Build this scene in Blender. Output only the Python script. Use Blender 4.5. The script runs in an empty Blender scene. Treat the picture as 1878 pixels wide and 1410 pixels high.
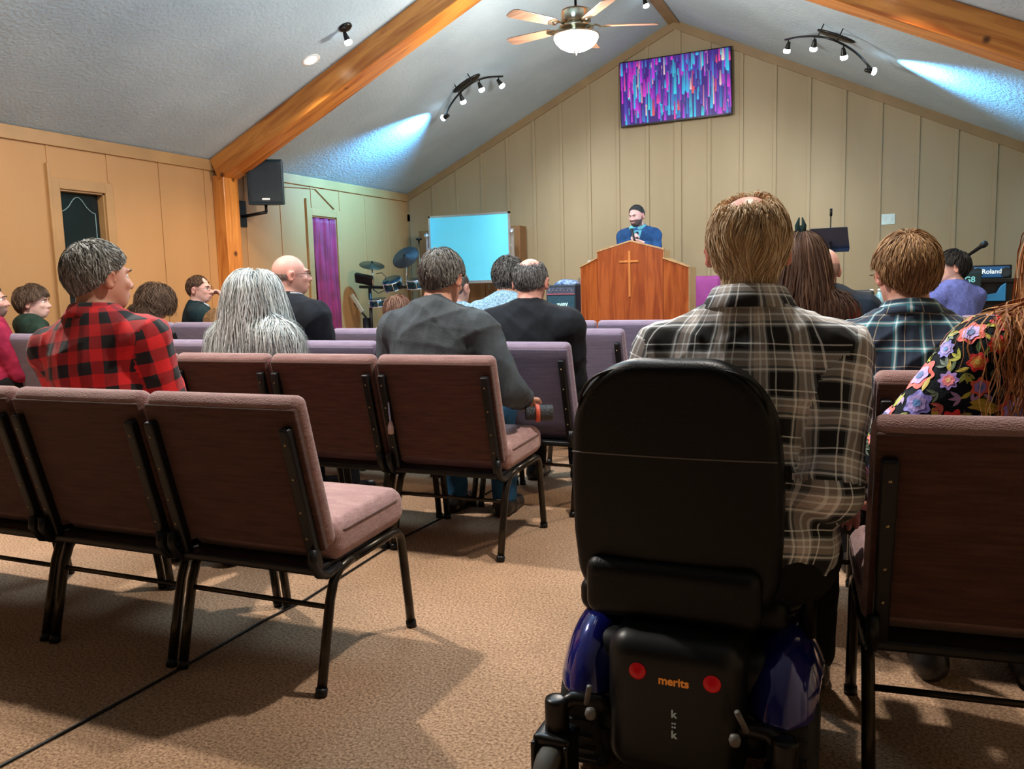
import bpy, bmesh, math, random
import numpy as np
from mathutils import Vector, Matrix, noise
from mathutils.bvhtree import BVHTree
random.seed(7); np.random.seed(7)
SC = bpy.context.scene
COL = SC.collection
PI = math.pi
# ---------------------------------------------------------------- camera (solved from the room's lines)
CAM = np.array([2.319, 0.0, 1.1234])
pitch, roll, yaw, FPX = 0.1203, -0.0272, -0.4038, 1521.93
Fw = np.array([math.sin(yaw)*math.cos(pitch), math.cos(yaw)*math.cos(pitch), -math.sin(pitch)])
_r = np.array([math.cos(yaw), -math.sin(yaw), 0.0]); _u = np.cross(_r, Fw)
Rt = _r*math.cos(roll)+_u*math.sin(roll); Up = -_r*math.sin(roll)+_u*math.cos(roll)
cd = bpy.data.cameras.new('camera'); cam = bpy.data.objects.new('camera', cd); COL.objects.link(cam)
cd.sensor_fit = 'HORIZONTAL'; cd.sensor_width = 36.0; cd.lens = FPX/1878*36; cd.clip_start = 0.02; cd.clip_end = 60
M = Matrix.Identity(4)
for i in range(3):
    M[i][0] = Rt[i]; M[i][1] = Up[i]; M[i][2] = -Fw[i]; M[i][3] = CAM[i]
cam.matrix_world = M
SC.camera = cam
def at(px, py, y):
    "point of the place seen at photo position (px,py) on the plane Y=y"
    d = Fw*FPX + Rt*(px-939) + Up*(705-py)
    return CAM + d*(y-CAM[1])/d[1]
def atz(px, py, z):
    d = Fw*FPX + Rt*(px-939) + Up*(705-py)
    return CAM + d*(z-CAM[2])/d[2]
def atx(px, py, x):
    d = Fw*FPX + Rt*(px-939) + Up*(705-py)
    return CAM + d*(x-CAM[0])/d[0]
WL, D, ZE, ZR = 3.995, 11.01, 2.494, 4.397
SL = (ZR-ZE)/WL
def ceil_z(x): return ZR - SL*abs(x)
def ats(px, py):
    d = Fw*FPX + Rt*(px-939) + Up*(705-py)
    for s in (-1, 1):
        t = (ZR-SL*s*CAM[0]-CAM[2])/(d[2]+SL*s*d[0]); P = CAM+t*d
        if t > 0 and P[0]*s >= 0: return P
# ---------------------------------------------------------------- materials
MATS = {}
def nn(nt, t, x=0, y=0, **k):
    n = nt.nodes.new(t)
    for a, b in k.items(): setattr(n, a, b)
    return n
def base(name):
    m = bpy.data.materials.new(name); m.use_nodes = True
    nt = m.node_tree; b = nt.nodes['Principled BSDF']
    return m, nt, b
def c4(c): return (c[0], c[1], c[2], 1.0)
def mat(name, col, rough=0.6, metal=0.0, col2=None, scale=8.0, bump=0.0, bscale=60.0, stretch=(1,1,1), emit=None, es=0, spec=None, detail=4.0, rlo=0.35, rhi=0.65, coat=0, alpha=None, trans=0):
    "principled material whose colour wanders between two shades with noise"
    if name in MATS: return MATS[name]
    m, nt, b = base(name)
    L = nt.links
    tc = nn(nt, 'ShaderNodeTexCoord'); mp = nn(nt, 'ShaderNodeMapping'); mp.inputs['Scale'].default_value = stretch
    L.new(tc.outputs['Object'], mp.inputs['Vector'])
    nz = nn(nt, 'ShaderNodeTexNoise'); nz.inputs['Scale'].default_value = scale; nz.inputs['Detail'].default_value = detail
    L.new(mp.outputs[0], nz.inputs['Vector'])
    cr = nn(nt, 'ShaderNodeValToRGB')
    if col2 is None: col2 = tuple(c*0.82 for c in col)
    cr.color_ramp.elements[0].position = rlo; cr.color_ramp.elements[0].color = c4(col2)
    cr.color_ramp.elements[1].position = rhi; cr.color_ramp.elements[1].color = c4(col)
    L.new(nz.outputs['Fac'], cr.inputs['Fac']); L.new(cr.outputs[0], b.inputs['Base Color'])
    b.inputs['Roughness'].default_value = rough; b.inputs['Metallic'].default_value = metal
    if spec is not None: b.inputs['Specular IOR Level'].default_value = spec
    if coat: b.inputs['Coat Weight'].default_value = coat
    if trans: b.inputs['Transmission Weight'].default_value = trans
    if alpha is not None: b.inputs['Alpha'].default_value = alpha
    if bump:
        n2 = nn(nt, 'ShaderNodeTexNoise'); n2.inputs['Scale'].default_value = bscale; n2.inputs['Detail'].default_value = 3
        L.new(mp.outputs[0], n2.inputs['Vector'])
        bp = nn(nt, 'ShaderNodeBump'); bp.inputs['Strength'].default_value = bump; bp.inputs['Distance'].default_value = 0.01
        L.new(n2.outputs['Fac'], bp.inputs['Height']); L.new(bp.outputs[0], b.inputs['Normal'])
    if emit:
        b.inputs['Emission Color'].default_value = c4(emit); b.inputs['Emission Strength'].default_value = es
    MATS[name] = m
    return m
def wood(name, c1, c2, scale=3.0, axis='z', rough=0.4, rings=9.0, knots=True):
    if name in MATS: return MATS[name]
    m, nt, b = base(name); L = nt.links
    tc = nn(nt, 'ShaderNodeTexCoord'); mp = nn(nt, 'ShaderNodeMapping')
    mp.inputs['Scale'].default_value = {'z': (1, 1, .09), 'x': (.09, 1, 1), 'y': (1, .09, 1)}[axis]
    L.new(tc.outputs['Object'], mp.inputs['Vector'])
    nz = nn(nt, 'ShaderNodeTexNoise'); nz.inputs['Scale'].default_value = scale*6; nz.inputs['Detail'].default_value = 6; nz.inputs['Distortion'].default_value = 1.2
    L.new(mp.outputs[0], nz.inputs['Vector'])
    cr = nn(nt, 'ShaderNodeValToRGB'); e = cr.color_ramp.elements
    e[0].position = .32; e[0].color = c4(c2); e[1].position = .62; e[1].color = c4(c1)
    L.new(nz.outputs['Fac'], cr.inputs['Fac'])
    out = cr.outputs[0]
    if knots:
        v = nn(nt, 'ShaderNodeTexVoronoi'); v.inputs['Scale'].default_value = 3.2
        L.new(tc.outputs['Object'], v.inputs['Vector'])
        r2 = nn(nt, 'ShaderNodeValToRGB'); r2.color_ramp.elements[0].position = .05; r2.color_ramp.elements[0].color = (1, 1, 1, 1)
        r2.color_ramp.elements[1].position = .12; r2.color_ramp.elements[1].color = (0, 0, 0, 1)
        L.new(v.outputs['Distance'], r2.inputs['Fac'])
        mx = nn(nt, 'ShaderNodeMixRGB'); L.new(r2.outputs[0], mx.inputs['Fac']); L.new(out, mx.inputs['Color1']); mx.inputs['Color2'].default_value = c4(tuple(c*.25 for c in c2))
        out = mx.outputs[0]
    L.new(out, b.inputs['Base Color']); b.inputs['Roughness'].default_value = rough
    bp = nn(nt, 'ShaderNodeBump'); bp.inputs['Strength'].default_value = .15; L.new(nz.outputs['Fac'], bp.inputs['Height']); L.new(bp.outputs[0], b.inputs['Normal'])
    MATS[name] = m
    return m
def weave(name, c1, c2, sc=260.0, bump=.5):
    "woven upholstery: fine rows of threads plus slubs"
    if name in MATS: return MATS[name]
    m, nt, b = base(name); L = nt.links
    tc = nn(nt, 'ShaderNodeTexCoord')
    w1 = nn(nt, 'ShaderNodeTexVoronoi'); w1.inputs['Scale'].default_value = sc
    mp = nn(nt, 'ShaderNodeMapping'); mp.inputs['Scale'].default_value = (1, 1, 1.6); L.new(tc.outputs['Object'], mp.inputs['Vector'])
    L.new(mp.outputs[0], w1.inputs['Vector'])
    mp2 = nn(nt, 'ShaderNodeMapping'); mp2.inputs['Scale'].default_value = (.25, 1, 3); L.new(tc.outputs['Object'], mp2.inputs['Vector'])
    nz = nn(nt, 'ShaderNodeTexNoise'); nz.inputs['Scale'].default_value = 38; nz.inputs['Detail'].default_value = 5; L.new(mp2.outputs[0], nz.inputs['Vector'])
    cr = nn(nt, 'ShaderNodeValToRGB'); cr.color_ramp.elements[0].position = .3; cr.color_ramp.elements[0].color = c4(c2)
    cr.color_ramp.elements[1].position = .7; cr.color_ramp.elements[1].color = c4(c1)
    L.new(nz.outputs['Fac'], cr.inputs['Fac'])
    mx = nn(nt, 'ShaderNodeMixRGB', blend_type='MULTIPLY'); mx.inputs['Fac'].default_value = .6
    r2 = nn(nt, 'ShaderNodeValToRGB'); r2.color_ramp.elements[0].color = (.45, .45, .45, 1); r2.color_ramp.elements[1].color = (1, 1, 1, 1); r2.color_ramp.elements[1].position = .5
    L.new(w1.outputs['Distance'], r2.inputs['Fac'])
    L.new(cr.outputs[0], mx.inputs['Color1']); L.new(r2.outputs[0], mx.inputs['Color2'])
    L.new(mx.outputs[0], b.inputs['Base Color']); b.inputs['Roughness'].default_value = .95
    b.inputs['Sheen Weight'].default_value = .35; b.inputs['Sheen Roughness'].default_value = .4
    bp = nn(nt, 'ShaderNodeBump'); bp.inputs['Strength'].default_value = bump; bp.inputs['Distance'].default_value = .003
    L.new(w1.outputs['Distance'], bp.inputs['Height']); L.new(bp.outputs[0], b.inputs['Normal'])
    MATS[name] = m
    return m
def plaid(name, pu, su, pv, sv, rough=.9, mul=1.35):
    "two sets of stripes (position, colour) crossing, read from the cloth's own coordinates"
    if name in MATS: return MATS[name]
    m, nt, b = base(name); L = nt.links
    a = nn(nt, 'ShaderNodeAttribute', attribute_name='cloth')
    nz = nn(nt, 'ShaderNodeTexNoise'); nz.inputs['Scale'].default_value = 9; L.new(a.outputs['Vector'], nz.inputs['Vector'])
    sp = nn(nt, 'ShaderNodeSeparateXYZ'); L.new(a.outputs['Vector'], sp.inputs[0])
    outs = []
    for k, (per, st) in enumerate(((pu, su), (pv, sv))):
        ad = nn(nt, 'ShaderNodeMath', operation='MULTIPLY_ADD'); L.new(nz.outputs['Fac'], ad.inputs[0]); ad.inputs[1].default_value = .012; L.new(sp.outputs[k], ad.inputs[2])
        dv = nn(nt, 'ShaderNodeMath', operation='DIVIDE'); L.new(ad.outputs[0], dv.inputs[0]); dv.inputs[1].default_value = per
        fr = nn(nt, 'ShaderNodeMath', operation='FRACT'); L.new(dv.outputs[0], fr.inputs[0])
        cr = nn(nt, 'ShaderNodeValToRGB'); cr.color_ramp.interpolation = 'CONSTANT'
        el = cr.color_ramp.elements
        while len(el) < len(st): el.new(0.5)
        for i, (p_, c_) in enumerate(st): el[i].position = p_; 
        for i, (p_, c_) in enumerate(st): el[i].color = c4(c_)
        L.new(fr.outputs[0], cr.inputs['Fac']); outs.append(cr.outputs[0])
    mx = nn(nt, 'ShaderNodeMixRGB'); mx.inputs['Fac'].default_value = .5
    L.new(outs[0], mx.inputs['Color1']); L.new(outs[1], mx.inputs['Color2'])
    gm = nn(nt, 'ShaderNodeTexNoise'); gm.inputs['Scale'].default_value = 420; L.new(a.outputs['Vector'], gm.inputs['Vector'])
    m2 = nn(nt, 'ShaderNodeMixRGB', blend_type='MULTIPLY'); m2.inputs['Fac'].default_value = .35; L.new(mx.outputs[0], m2.inputs['Color1']); L.new(gm.outputs['Fac'], m2.inputs['Color2'])
    m3 = nn(nt, 'ShaderNodeVectorMath', operation='SCALE'); m3.inputs['Scale'].default_value = mul; L.new(m2.outputs[0], m3.inputs[0])
    L.new(m3.outputs[0], b.inputs['Base Color']); b.inputs['Roughness'].default_value = rough
    b.inputs['Sheen Weight'].default_value = .15
    MATS[name] = m
    return m
def vcol(name, rough=.5, emit=0.0, spec=None, aniso=0, sheen=0, bump=0):
    "colour read from the mesh's own colour attribute"
    if name in MATS: return MATS[name]
    m, nt, b = base(name); L = nt.links
    a = nn(nt, 'ShaderNodeAttribute', attribute_name='Col')
    L.new(a.outputs['Color'], b.inputs['Base Color']); b.inputs['Roughness'].default_value = rough
    if spec is not None: b.inputs['Specular IOR Level'].default_value = spec
    if emit:
        L.new(a.outputs['Color'], b.inputs['Emission Color']); b.inputs['Emission Strength'].default_value = emit
        for l in list(b.inputs['Base Color'].links): L.remove(l)
        b.inputs['Base Color'].default_value = (.01, .01, .012, 1)
    if bump:
        tc = nn(nt, 'ShaderNodeTexCoord'); n2 = nn(nt, 'ShaderNodeTexNoise'); n2.inputs['Scale'].default_value = 160; L.new(tc.outputs['Object'], n2.inputs['Vector'])
        bp = nn(nt, 'ShaderNodeBump'); bp.inputs['Strength'].default_value = bump; bp.inputs['Distance'].default_value = .003
        L.new(n2.outputs['Fac'], bp.inputs['Height']); L.new(bp.outputs[0], b.inputs['Normal'])
    MATS[name] = m
    return m
# ---------------------------------------------------------------- object helpers
def tag(o, label=None, cat=None, group=None, kind=None):
    if label: o['label'] = label
    if cat: o['category'] = cat
    if group: o['group'] = group
    if kind: o['kind'] = kind
    return o
def empty(name, loc=(0,0,0), rz=0.0, label=None, cat=None, group=None, scale=1.0):
    o = bpy.data.objects.new(name, None); COL.objects.link(o); o.location = loc; o.rotation_euler = (0, 0, rz); o.empty_display_size = .1
    o.scale = (scale,)*3
    return tag(o, label, cat, group)
def copy_tree(o, parent=None):
    c = o.copy(); COL.objects.link(c)
    if parent is not None: c.parent = parent
    for ch in list(o.children): copy_tree(ch, c)
    return c
class MB:
    "collects shapes into one mesh"
    def __init__(s): s.v = []; s.f = []; s.sm = []; s.c = []; s.col = None
    def add(s, vs, fs, smooth=False):
        k = len(s.v); s.v.extend([tuple(map(float, v)) for v in vs]); s.f.extend([tuple(i+k for i in f) for f in fs]); s.sm.extend([smooth]*len(fs)); s.c.extend([s.col]*len(vs))
        return s
    def box(s, a, b, M=None):
        (x0, y0, z0), (x1, y1, z1) = a, b
        vs = [(x, y, z) for x in (x0, x1) for y in (y0, y1) for z in (z0, z1)]
        if M is not None: vs = [tuple(M @ Vector(v)) for v in vs]
        return s.add(vs, [(0,1,3,2),(4,6,7,5),(0,4,5,1),(2,3,7,6),(0,2,6,4),(1,5,7,3)])
    def rbox(s, a, b, r=.01, n=3, M=None, puff=0):
        "rounded box, optionally puffed like a cushion"
        a = np.array(a, float); b = np.array(b, float); c = (a+b)/2; h = (b-a)/2
        r = min(r, h.min()*.98); m = 6
        g = []
        for k in range(3):
            inner = np.linspace(-(h[k]-r), h[k]-r, m)
            g.append(inner)
        # cube sphere approach
        ang = np.linspace(-PI/4, PI/4, n*2+1)
        N = n*2+m
        vs = []; fs = []; idx = {}
        def ring(k):
            t = []
            for i in range(N+1):
                t.append(-1+2*i/N)
            return t
        T = ring(0)
        def mapc(u):  # param -1..1 -> position & normal comp
            e = .5
            if abs(u) < e: return u/e, 0.0
            return math.copysign(1, u), math.copysign(math.tan((abs(u)-e)/(1-e)*PI/4), u)
        def pt(d, sg, u, v):
            pu, nu = mapc(u); pv, nv = mapc(v)
            nrm = [0, 0, 0]; pos = [0, 0, 0]
            o = [k for k in range(3) if k != d]
            nrm[d] = sg; nrm[o[0]] = nu; nrm[o[1]] = nv
            pos[d] = sg; pos[o[0]] = pu; pos[o[1]] = pv
            L_ = math.sqrt(sum(q*q for q in nrm))
            P = []
            for k in range(3):
                P.append(c[k] + pos[k]*(h[k]-r) + nrm[k]/L_*r)
            if puff and (d == puff[0]):
                P[d] += sg*puff[1]*(1-min(1, abs(u))**2.5)*(1-min(1, abs(v))**2.5)
            return tuple(P)
        for d in range(3):
            for sg in (-1, 1):
                base_ = {}
                for i in range(N+1):
                    for j in range(N+1):
                        P = pt(d, sg, T[i], T[j]); key = tuple(round(q, 5) for q in P)
                        if key not in idx: idx[key] = len(vs); vs.append(P)
                        base_[i, j] = idx[key]
                for i in range(N):
                    for j in range(N):
                        f = [base_[i, j], base_[i+1, j], base_[i+1, j+1], base_[i, j+1]]
                        if len(set(f)) < 4: continue
                        # outward orientation: for d, o0, o1 cyclic?
                        flip = (sg > 0) != (d != 1)
                        fs.append(tuple(reversed(f)) if flip else tuple(f))
        if M is not None: vs = [tuple(M @ Vector(v)) for v in vs]
        return s.add(vs, fs, True)
    def tube(s, pts, r, seg=10, cap=True, sq=1.0):
        pts = [Vector(p) for p in pts]; n = len(pts)
        rs = r if isinstance(r, (list, tuple)) else [r]*n
        vs = []; fs = []
        t = (pts[1]-pts[0]).normalized()
        up = Vector((0, 0, 1)) if abs(t.z) < .9 else Vector((1, 0, 0))
        nx = t.cross(up).normalized()
        for i in range(n):
            if i == 0: t = pts[1]-pts[0]
            elif i == n-1: t = pts[-1]-pts[-2]
            else: t = (pts[i+1]-pts[i]).normalized()+(pts[i]-pts[i-1]).normalized()
            t.normalize(); nx = (nx - t*nx.dot(t)).normalized(); ny = t.cross(nx)
            for k in range(seg):
                a = 2*PI*k/seg; vs.append(pts[i]+(nx*math.cos(a)+ny*math.sin(a)*sq)*rs[i])
        for i in range(n-1):
            for k in range(seg):
                k2 = (k+1) % seg; fs.append((i*seg+k, i*seg+k2, (i+1)*seg+k2, (i+1)*seg+k))
        if cap: fs.append(tuple(range(seg))[::-1]); fs.append(tuple((n-1)*seg+k for k in range(seg)))
        return s.add(vs, fs, True)
    def lathe(s, prof, c=(0,0,0), seg=24, M=None):
        "profile (r,z) around the z axis"
        vs = []; fs = []; n = len(prof)
        for r, z in prof:
            for k in range(seg):
                a = 2*PI*k/seg; vs.append((c[0]+r*math.cos(a), c[1]+r*math.sin(a), c[2]+z))
        for i in range(n-1):
            for k in range(seg):
                k2 = (k+1) % seg; fs.append((i*seg+k, i*seg+k2, (i+1)*seg+k2, (i+1)*seg+k))
        fs.append(tuple(range(seg))[::-1]); fs.append(tuple((n-1)*seg+k for k in range(seg)))
        if M is not None: vs = [tuple(M @ Vector(v)) for v in vs]
        return s.add(vs, fs, True)
    def prism(s, poly, a, b, axis=1):
        "polygon (u,v) extruded from a to b along an axis (0:x,1:y,2:z)"
        n = len(poly)
        def P(u, v, w):
            return {0: (w, u, v), 1: (u, w, v), 2: (u, v, w)}[axis]
        vs = [P(u, v, a) for u, v in poly]+[P(u, v, b) for u, v in poly]
        fs = [tuple(range(n)), tuple(range(2*n-1, n-1, -1))]+[(i, i+n, (i+1) % n+n, (i+1) % n) for i in range(n)]
        return s.add(vs, fs)
    def build(s, name, m, parent=None, loc=None, bevel=0, recalc=True):
        me = bpy.data.meshes.new(name); me.from_pydata(s.v, [], s.f)
        me.polygons.foreach_set('use_smooth', s.sm)
        if any(c is not None for c in s.c):
            at_ = me.color_attributes.new('Col', 'FLOAT_COLOR', 'POINT')
            at_.data.foreach_set('color', np.array([c4(c if c is not None else (1,1,1)) for c in s.c], dtype=np.float32).ravel())
        if recalc:
            bm = bmesh.new(); bm.from_mesh(me); bmesh.ops.recalc_face_normals(bm, faces=bm.faces); bm.to_mesh(me); bm.free()
        me.materials.append(m)
        o = bpy.data.objects.new(name, me); COL.objects.link(o)
        if parent is not None: o.parent = parent
        if loc is not None: o.location = loc
        if bevel:
            md = o.modifiers.new('bevel', 'BEVEL'); md.width = bevel; md.segments = 2; md.limit_method = 'ANGLE'
        return o
def npmesh(name, V, Fq, m, parent=None, col=None, cloth=None, smooth=True, ccloth=None):
    me = bpy.data.meshes.new(name)
    V = np.asarray(V, dtype=np.float32); Fq = np.asarray(Fq, dtype=np.int32)
    me.vertices.add(len(V)); me.vertices.foreach_set('co', V.ravel())
    k = Fq.shape[1]
    me.loops.add(Fq.size); me.loops.foreach_set('vertex_index', Fq.ravel())
    me.polygons.add(len(Fq)); me.polygons.foreach_set('loop_start', np.arange(len(Fq), dtype=np.int32)*k)
    me.polygons.foreach_set('use_smooth', np.full(len(Fq), smooth))
    me.update(calc_edges=True); me.validate()
    if col is not None:
        a = me.color_attributes.new('Col', 'FLOAT_COLOR', 'POINT'); a.data.foreach_set('color', np.c_[col, np.ones(len(col))].astype(np.float32).ravel())
    if cloth is not None:
        a = me.attributes.new('cloth', 'FLOAT_VECTOR', 'POINT'); a.data.foreach_set('vector', np.asarray(cloth, dtype=np.float32).ravel())
    if ccloth is not None and len(me.loops) == len(ccloth):
        a = me.attributes.new('cloth', 'FLOAT_VECTOR', 'CORNER'); a.data.foreach_set('vector', np.asarray(ccloth, dtype=np.float32).ravel())
    me.materials.append(m)
    o = bpy.data.objects.new(name, me); COL.objects.link(o)
    if parent is not None: o.parent = parent
    return o
def text_obj(name, txt, size, m, parent=None, M=None, depth=.002, bold=0.0, space=1.0, sx=1.0):
    cu = bpy.data.curves.new(name, 'FONT'); cu.body = txt; cu.size = size; cu.extrude = depth; cu.offset = bold; cu.align_x = 'CENTER'; cu.align_y = 'CENTER'; cu.space_character = space
    t = bpy.data.objects.new(name, cu); COL.objects.link(t)
    dg = bpy.context.evaluated_depsgraph_get(); me = bpy.data.meshes.new_from_object(t.evaluated_get(dg))
    bpy.data.objects.remove(t); me.materials.clear(); me.materials.append(m)
    o = bpy.data.objects.new(name, me); COL.objects.link(o)
    if parent is not None: o.parent = parent
    if M is not None: o.matrix_local = M
    o.scale.x *= sx
    return o
# ================================================================ LIGHT
def lamp(kind, loc, power, col, size=.1, target=None, spot=None, blend=.5, name='lamp'):
    ld = bpy.data.lights.new(name, kind); ld.energy = power; ld.color = col
    if kind == 'AREA': ld.shape = 'DISK'; ld.size = size
    elif kind == 'SPOT': ld.shadow_soft_size = size; ld.spot_size = math.radians(spot); ld.spot_blend = blend
    else: ld.shadow_soft_size = size
    o = bpy.data.objects.new(name, ld); COL.objects.link(o); o.location = loc
    if target is not None:
        o.rotation_euler = (Vector(target)-Vector(loc)).to_track_quat('-Z', 'Y').to_euler()
    return o
WARM = (1.0, .80, .58); COOL = (.62, .84, 1.0); NEU = (1.0, .93, .84)
# ================================================================ PEOPLE: distance fields -> one continuous skin
A = lambda *v: np.array(v, float)
def RX(a): c, s = math.cos(a), math.sin(a); return np.array([[1,0,0],[0,c,-s],[0,s,c]])
def RY(a): c, s = math.cos(a), math.sin(a); return np.array([[c,0,s],[0,1,0],[-s,0,c]])
def RZ(a): c, s = math.cos(a), math.sin(a); return np.array([[c,-s,0],[s,c,0],[0,0,1]])
def rc(a, b, ra, rb):
    a = np.asarray(a, float); b = np.asarray(b, float); ba = b-a; L2 = max(ba@ba, 1e-9)
    def f(p):
        pa = p-a; h = np.clip(pa@ba/L2, 0, 1)
        return np.linalg.norm(pa-h[:, None]*ba, axis=1)-(ra+(rb-ra)*h)
    return f
def el(c, r, M=None):
    c = np.asarray(c, float); r = np.asarray(r, float)
    def f(p):
        q = p-c
        if M is not None: q = q@M
        k0 = np.linalg.norm(q/r, axis=1); k1 = np.linalg.norm(q/(r*r), axis=1)+1e-9
        return k0*(k0-1)/k1
    return f
def smin(a, b, k):
    if k <= 0: return np.minimum(a, b)
    h = np.clip(.5+.5*(b-a)/k, 0, 1); return b+(a-b)*h-k*h*(1-h)
def U_(fs, k):
    def f(p):
        d = fs[0](p)
        for g in fs[1:]: d = smin(d, g(p), k)
        return d
    return f
def field_mesh(f, lo, hi, h):
    lo = np.asarray(lo, float); n = np.ceil((np.asarray(hi)-lo)/h).astype(int)+1
    B = 5; nb = -(-n//B); n = nb*B
    cx = [lo[i]+(np.arange(nb[i])*B+(B-1)/2)*h for i in range(3)]
    G = np.stack(np.meshgrid(*cx, indexing='ij'), -1).reshape(-1, 3)
    dc = f(G); act = np.abs(dc) < B*h*1.35
    Dd = np.repeat(np.repeat(np.repeat(dc.reshape(nb), B, 0), B, 1), B, 2)
    ia = np.argwhere(act.reshape(nb))
    off = np.stack(np.meshgrid(*[np.arange(B)]*3, indexing='ij'), -1).reshape(-1, 3)
    I = (ia[:, None, :]*B+off[None]).reshape(-1, 3)
    Dd[I[:, 0], I[:, 1], I[:, 2]] = f(lo+I*h)
    ins = Dd < 0
    nx, ny, nz = ins.shape
    cnt = np.zeros((nx-1, ny-1, nz-1), np.int8)
    for i in (0, 1):
        for j in (0, 1):
            for k in (0, 1): cnt += ins[i:nx-1+i, j:ny-1+j, k:nz-1+k]
    m = (cnt > 0) & (cnt < 8)
    C_ = np.argwhere(m); idx = -np.ones(m.shape, np.int64); idx[m] = np.arange(len(C_))
    acc = np.zeros((len(C_), 3)); num = np.zeros(len(C_))
    cor = [(i, j, k) for i in (0, 1) for j in (0, 1) for k in (0, 1)]
    for a in cor:
        for ax in range(3):
            if a[ax]: continue
            b = list(a); b[ax] = 1
            da = Dd[C_[:, 0]+a[0], C_[:, 1]+a[1], C_[:, 2]+a[2]]; db = Dd[C_[:, 0]+b[0], C_[:, 1]+b[1], C_[:, 2]+b[2]]
            x = (da < 0) != (db < 0); t = np.where(x, da/np.where(x, da-db, 1), 0)
            P = np.tile(np.array(a, float), (len(C_), 1)); P[:, ax] = t
            acc += P*x[:, None]; num += x
    V = lo+(C_+acc/num[:, None])*h
    F = []
    for ax in range(3):
        o1, o2 = (ax+1) % 3, (ax+2) % 3
        s0 = [slice(None)]*3; s1 = [slice(None)]*3; s0[ax] = slice(0, -1); s1[ax] = slice(1, None)
        ch = ins[tuple(s0)] != ins[tuple(s1)]
        E_ = np.argwhere(ch); E_ = E_[(E_[:, o1] > 0) & (E_[:, o2] > 0) & (E_[:, o1] < n[o1]-1) & (E_[:, o2] < n[o2]-1)]
        q = []
        for d1, d2 in ((1, 1), (0, 1), (0, 0), (1, 0)):
            e = E_.copy(); e[:, o1] -= d1; e[:, o2] -= d2; q.append(idx[e[:, 0], e[:, 1], e[:, 2]])
        q = np.stack(q, 1); fl = ins[E_[:, 0], E_[:, 1], E_[:, 2]]
        q[~fl] = q[~fl][:, ::-1]
        F.append(q)
    F = np.concatenate(F); F = F[(F >= 0).all(1)]
    return V, F
def ik(S, W, l1, l2, hint):
    d = W-S; L = np.linalg.norm(d)
    if L > (l1+l2)*.985: W = S+d*(l1+l2)*.985/L; d = W-S; L = np.linalg.norm(d)
    a = (l1*l1-l2*l2+L*L)/(2*L); hgt = math.sqrt(max(l1*l1-a*a, 0)); u = d/L
    hn = hint-u*(hint@u); hn = hn/(np.linalg.norm(hn)+1e-9)
    return S+u*a+hn*hgt, W
def folds(p, amp, seed=0, fr=1.0):
    "soft creases of hanging cloth"
    rs = np.random.RandomState(seed); d = np.zeros(len(p))
    for i in range(5):
        k = rs.normal(size=3)*A(1, 1, .55); k = k/np.linalg.norm(k)*(14+9*i)*fr
        w = rs.normal(size=3)*6
        s = np.sin(p@k+1.8*np.sin(p@w+rs.rand()*6)+rs.rand()*6)
        d += (1-np.abs(s))**2*(1.0/(1+.5*i))
    return -amp*d*.55
SKIN = vcol('skin', .5, spec=.35, bump=.12)
HAIRM = vcol('hair', .62, spec=.22)
m_eye = mat('eye_white', (.75, .74, .70), .2, col2=(.6,.58,.55)); m_iris = mat('eye_iris', (.05,.03,.02), .15)
PERSONS = {}
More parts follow.
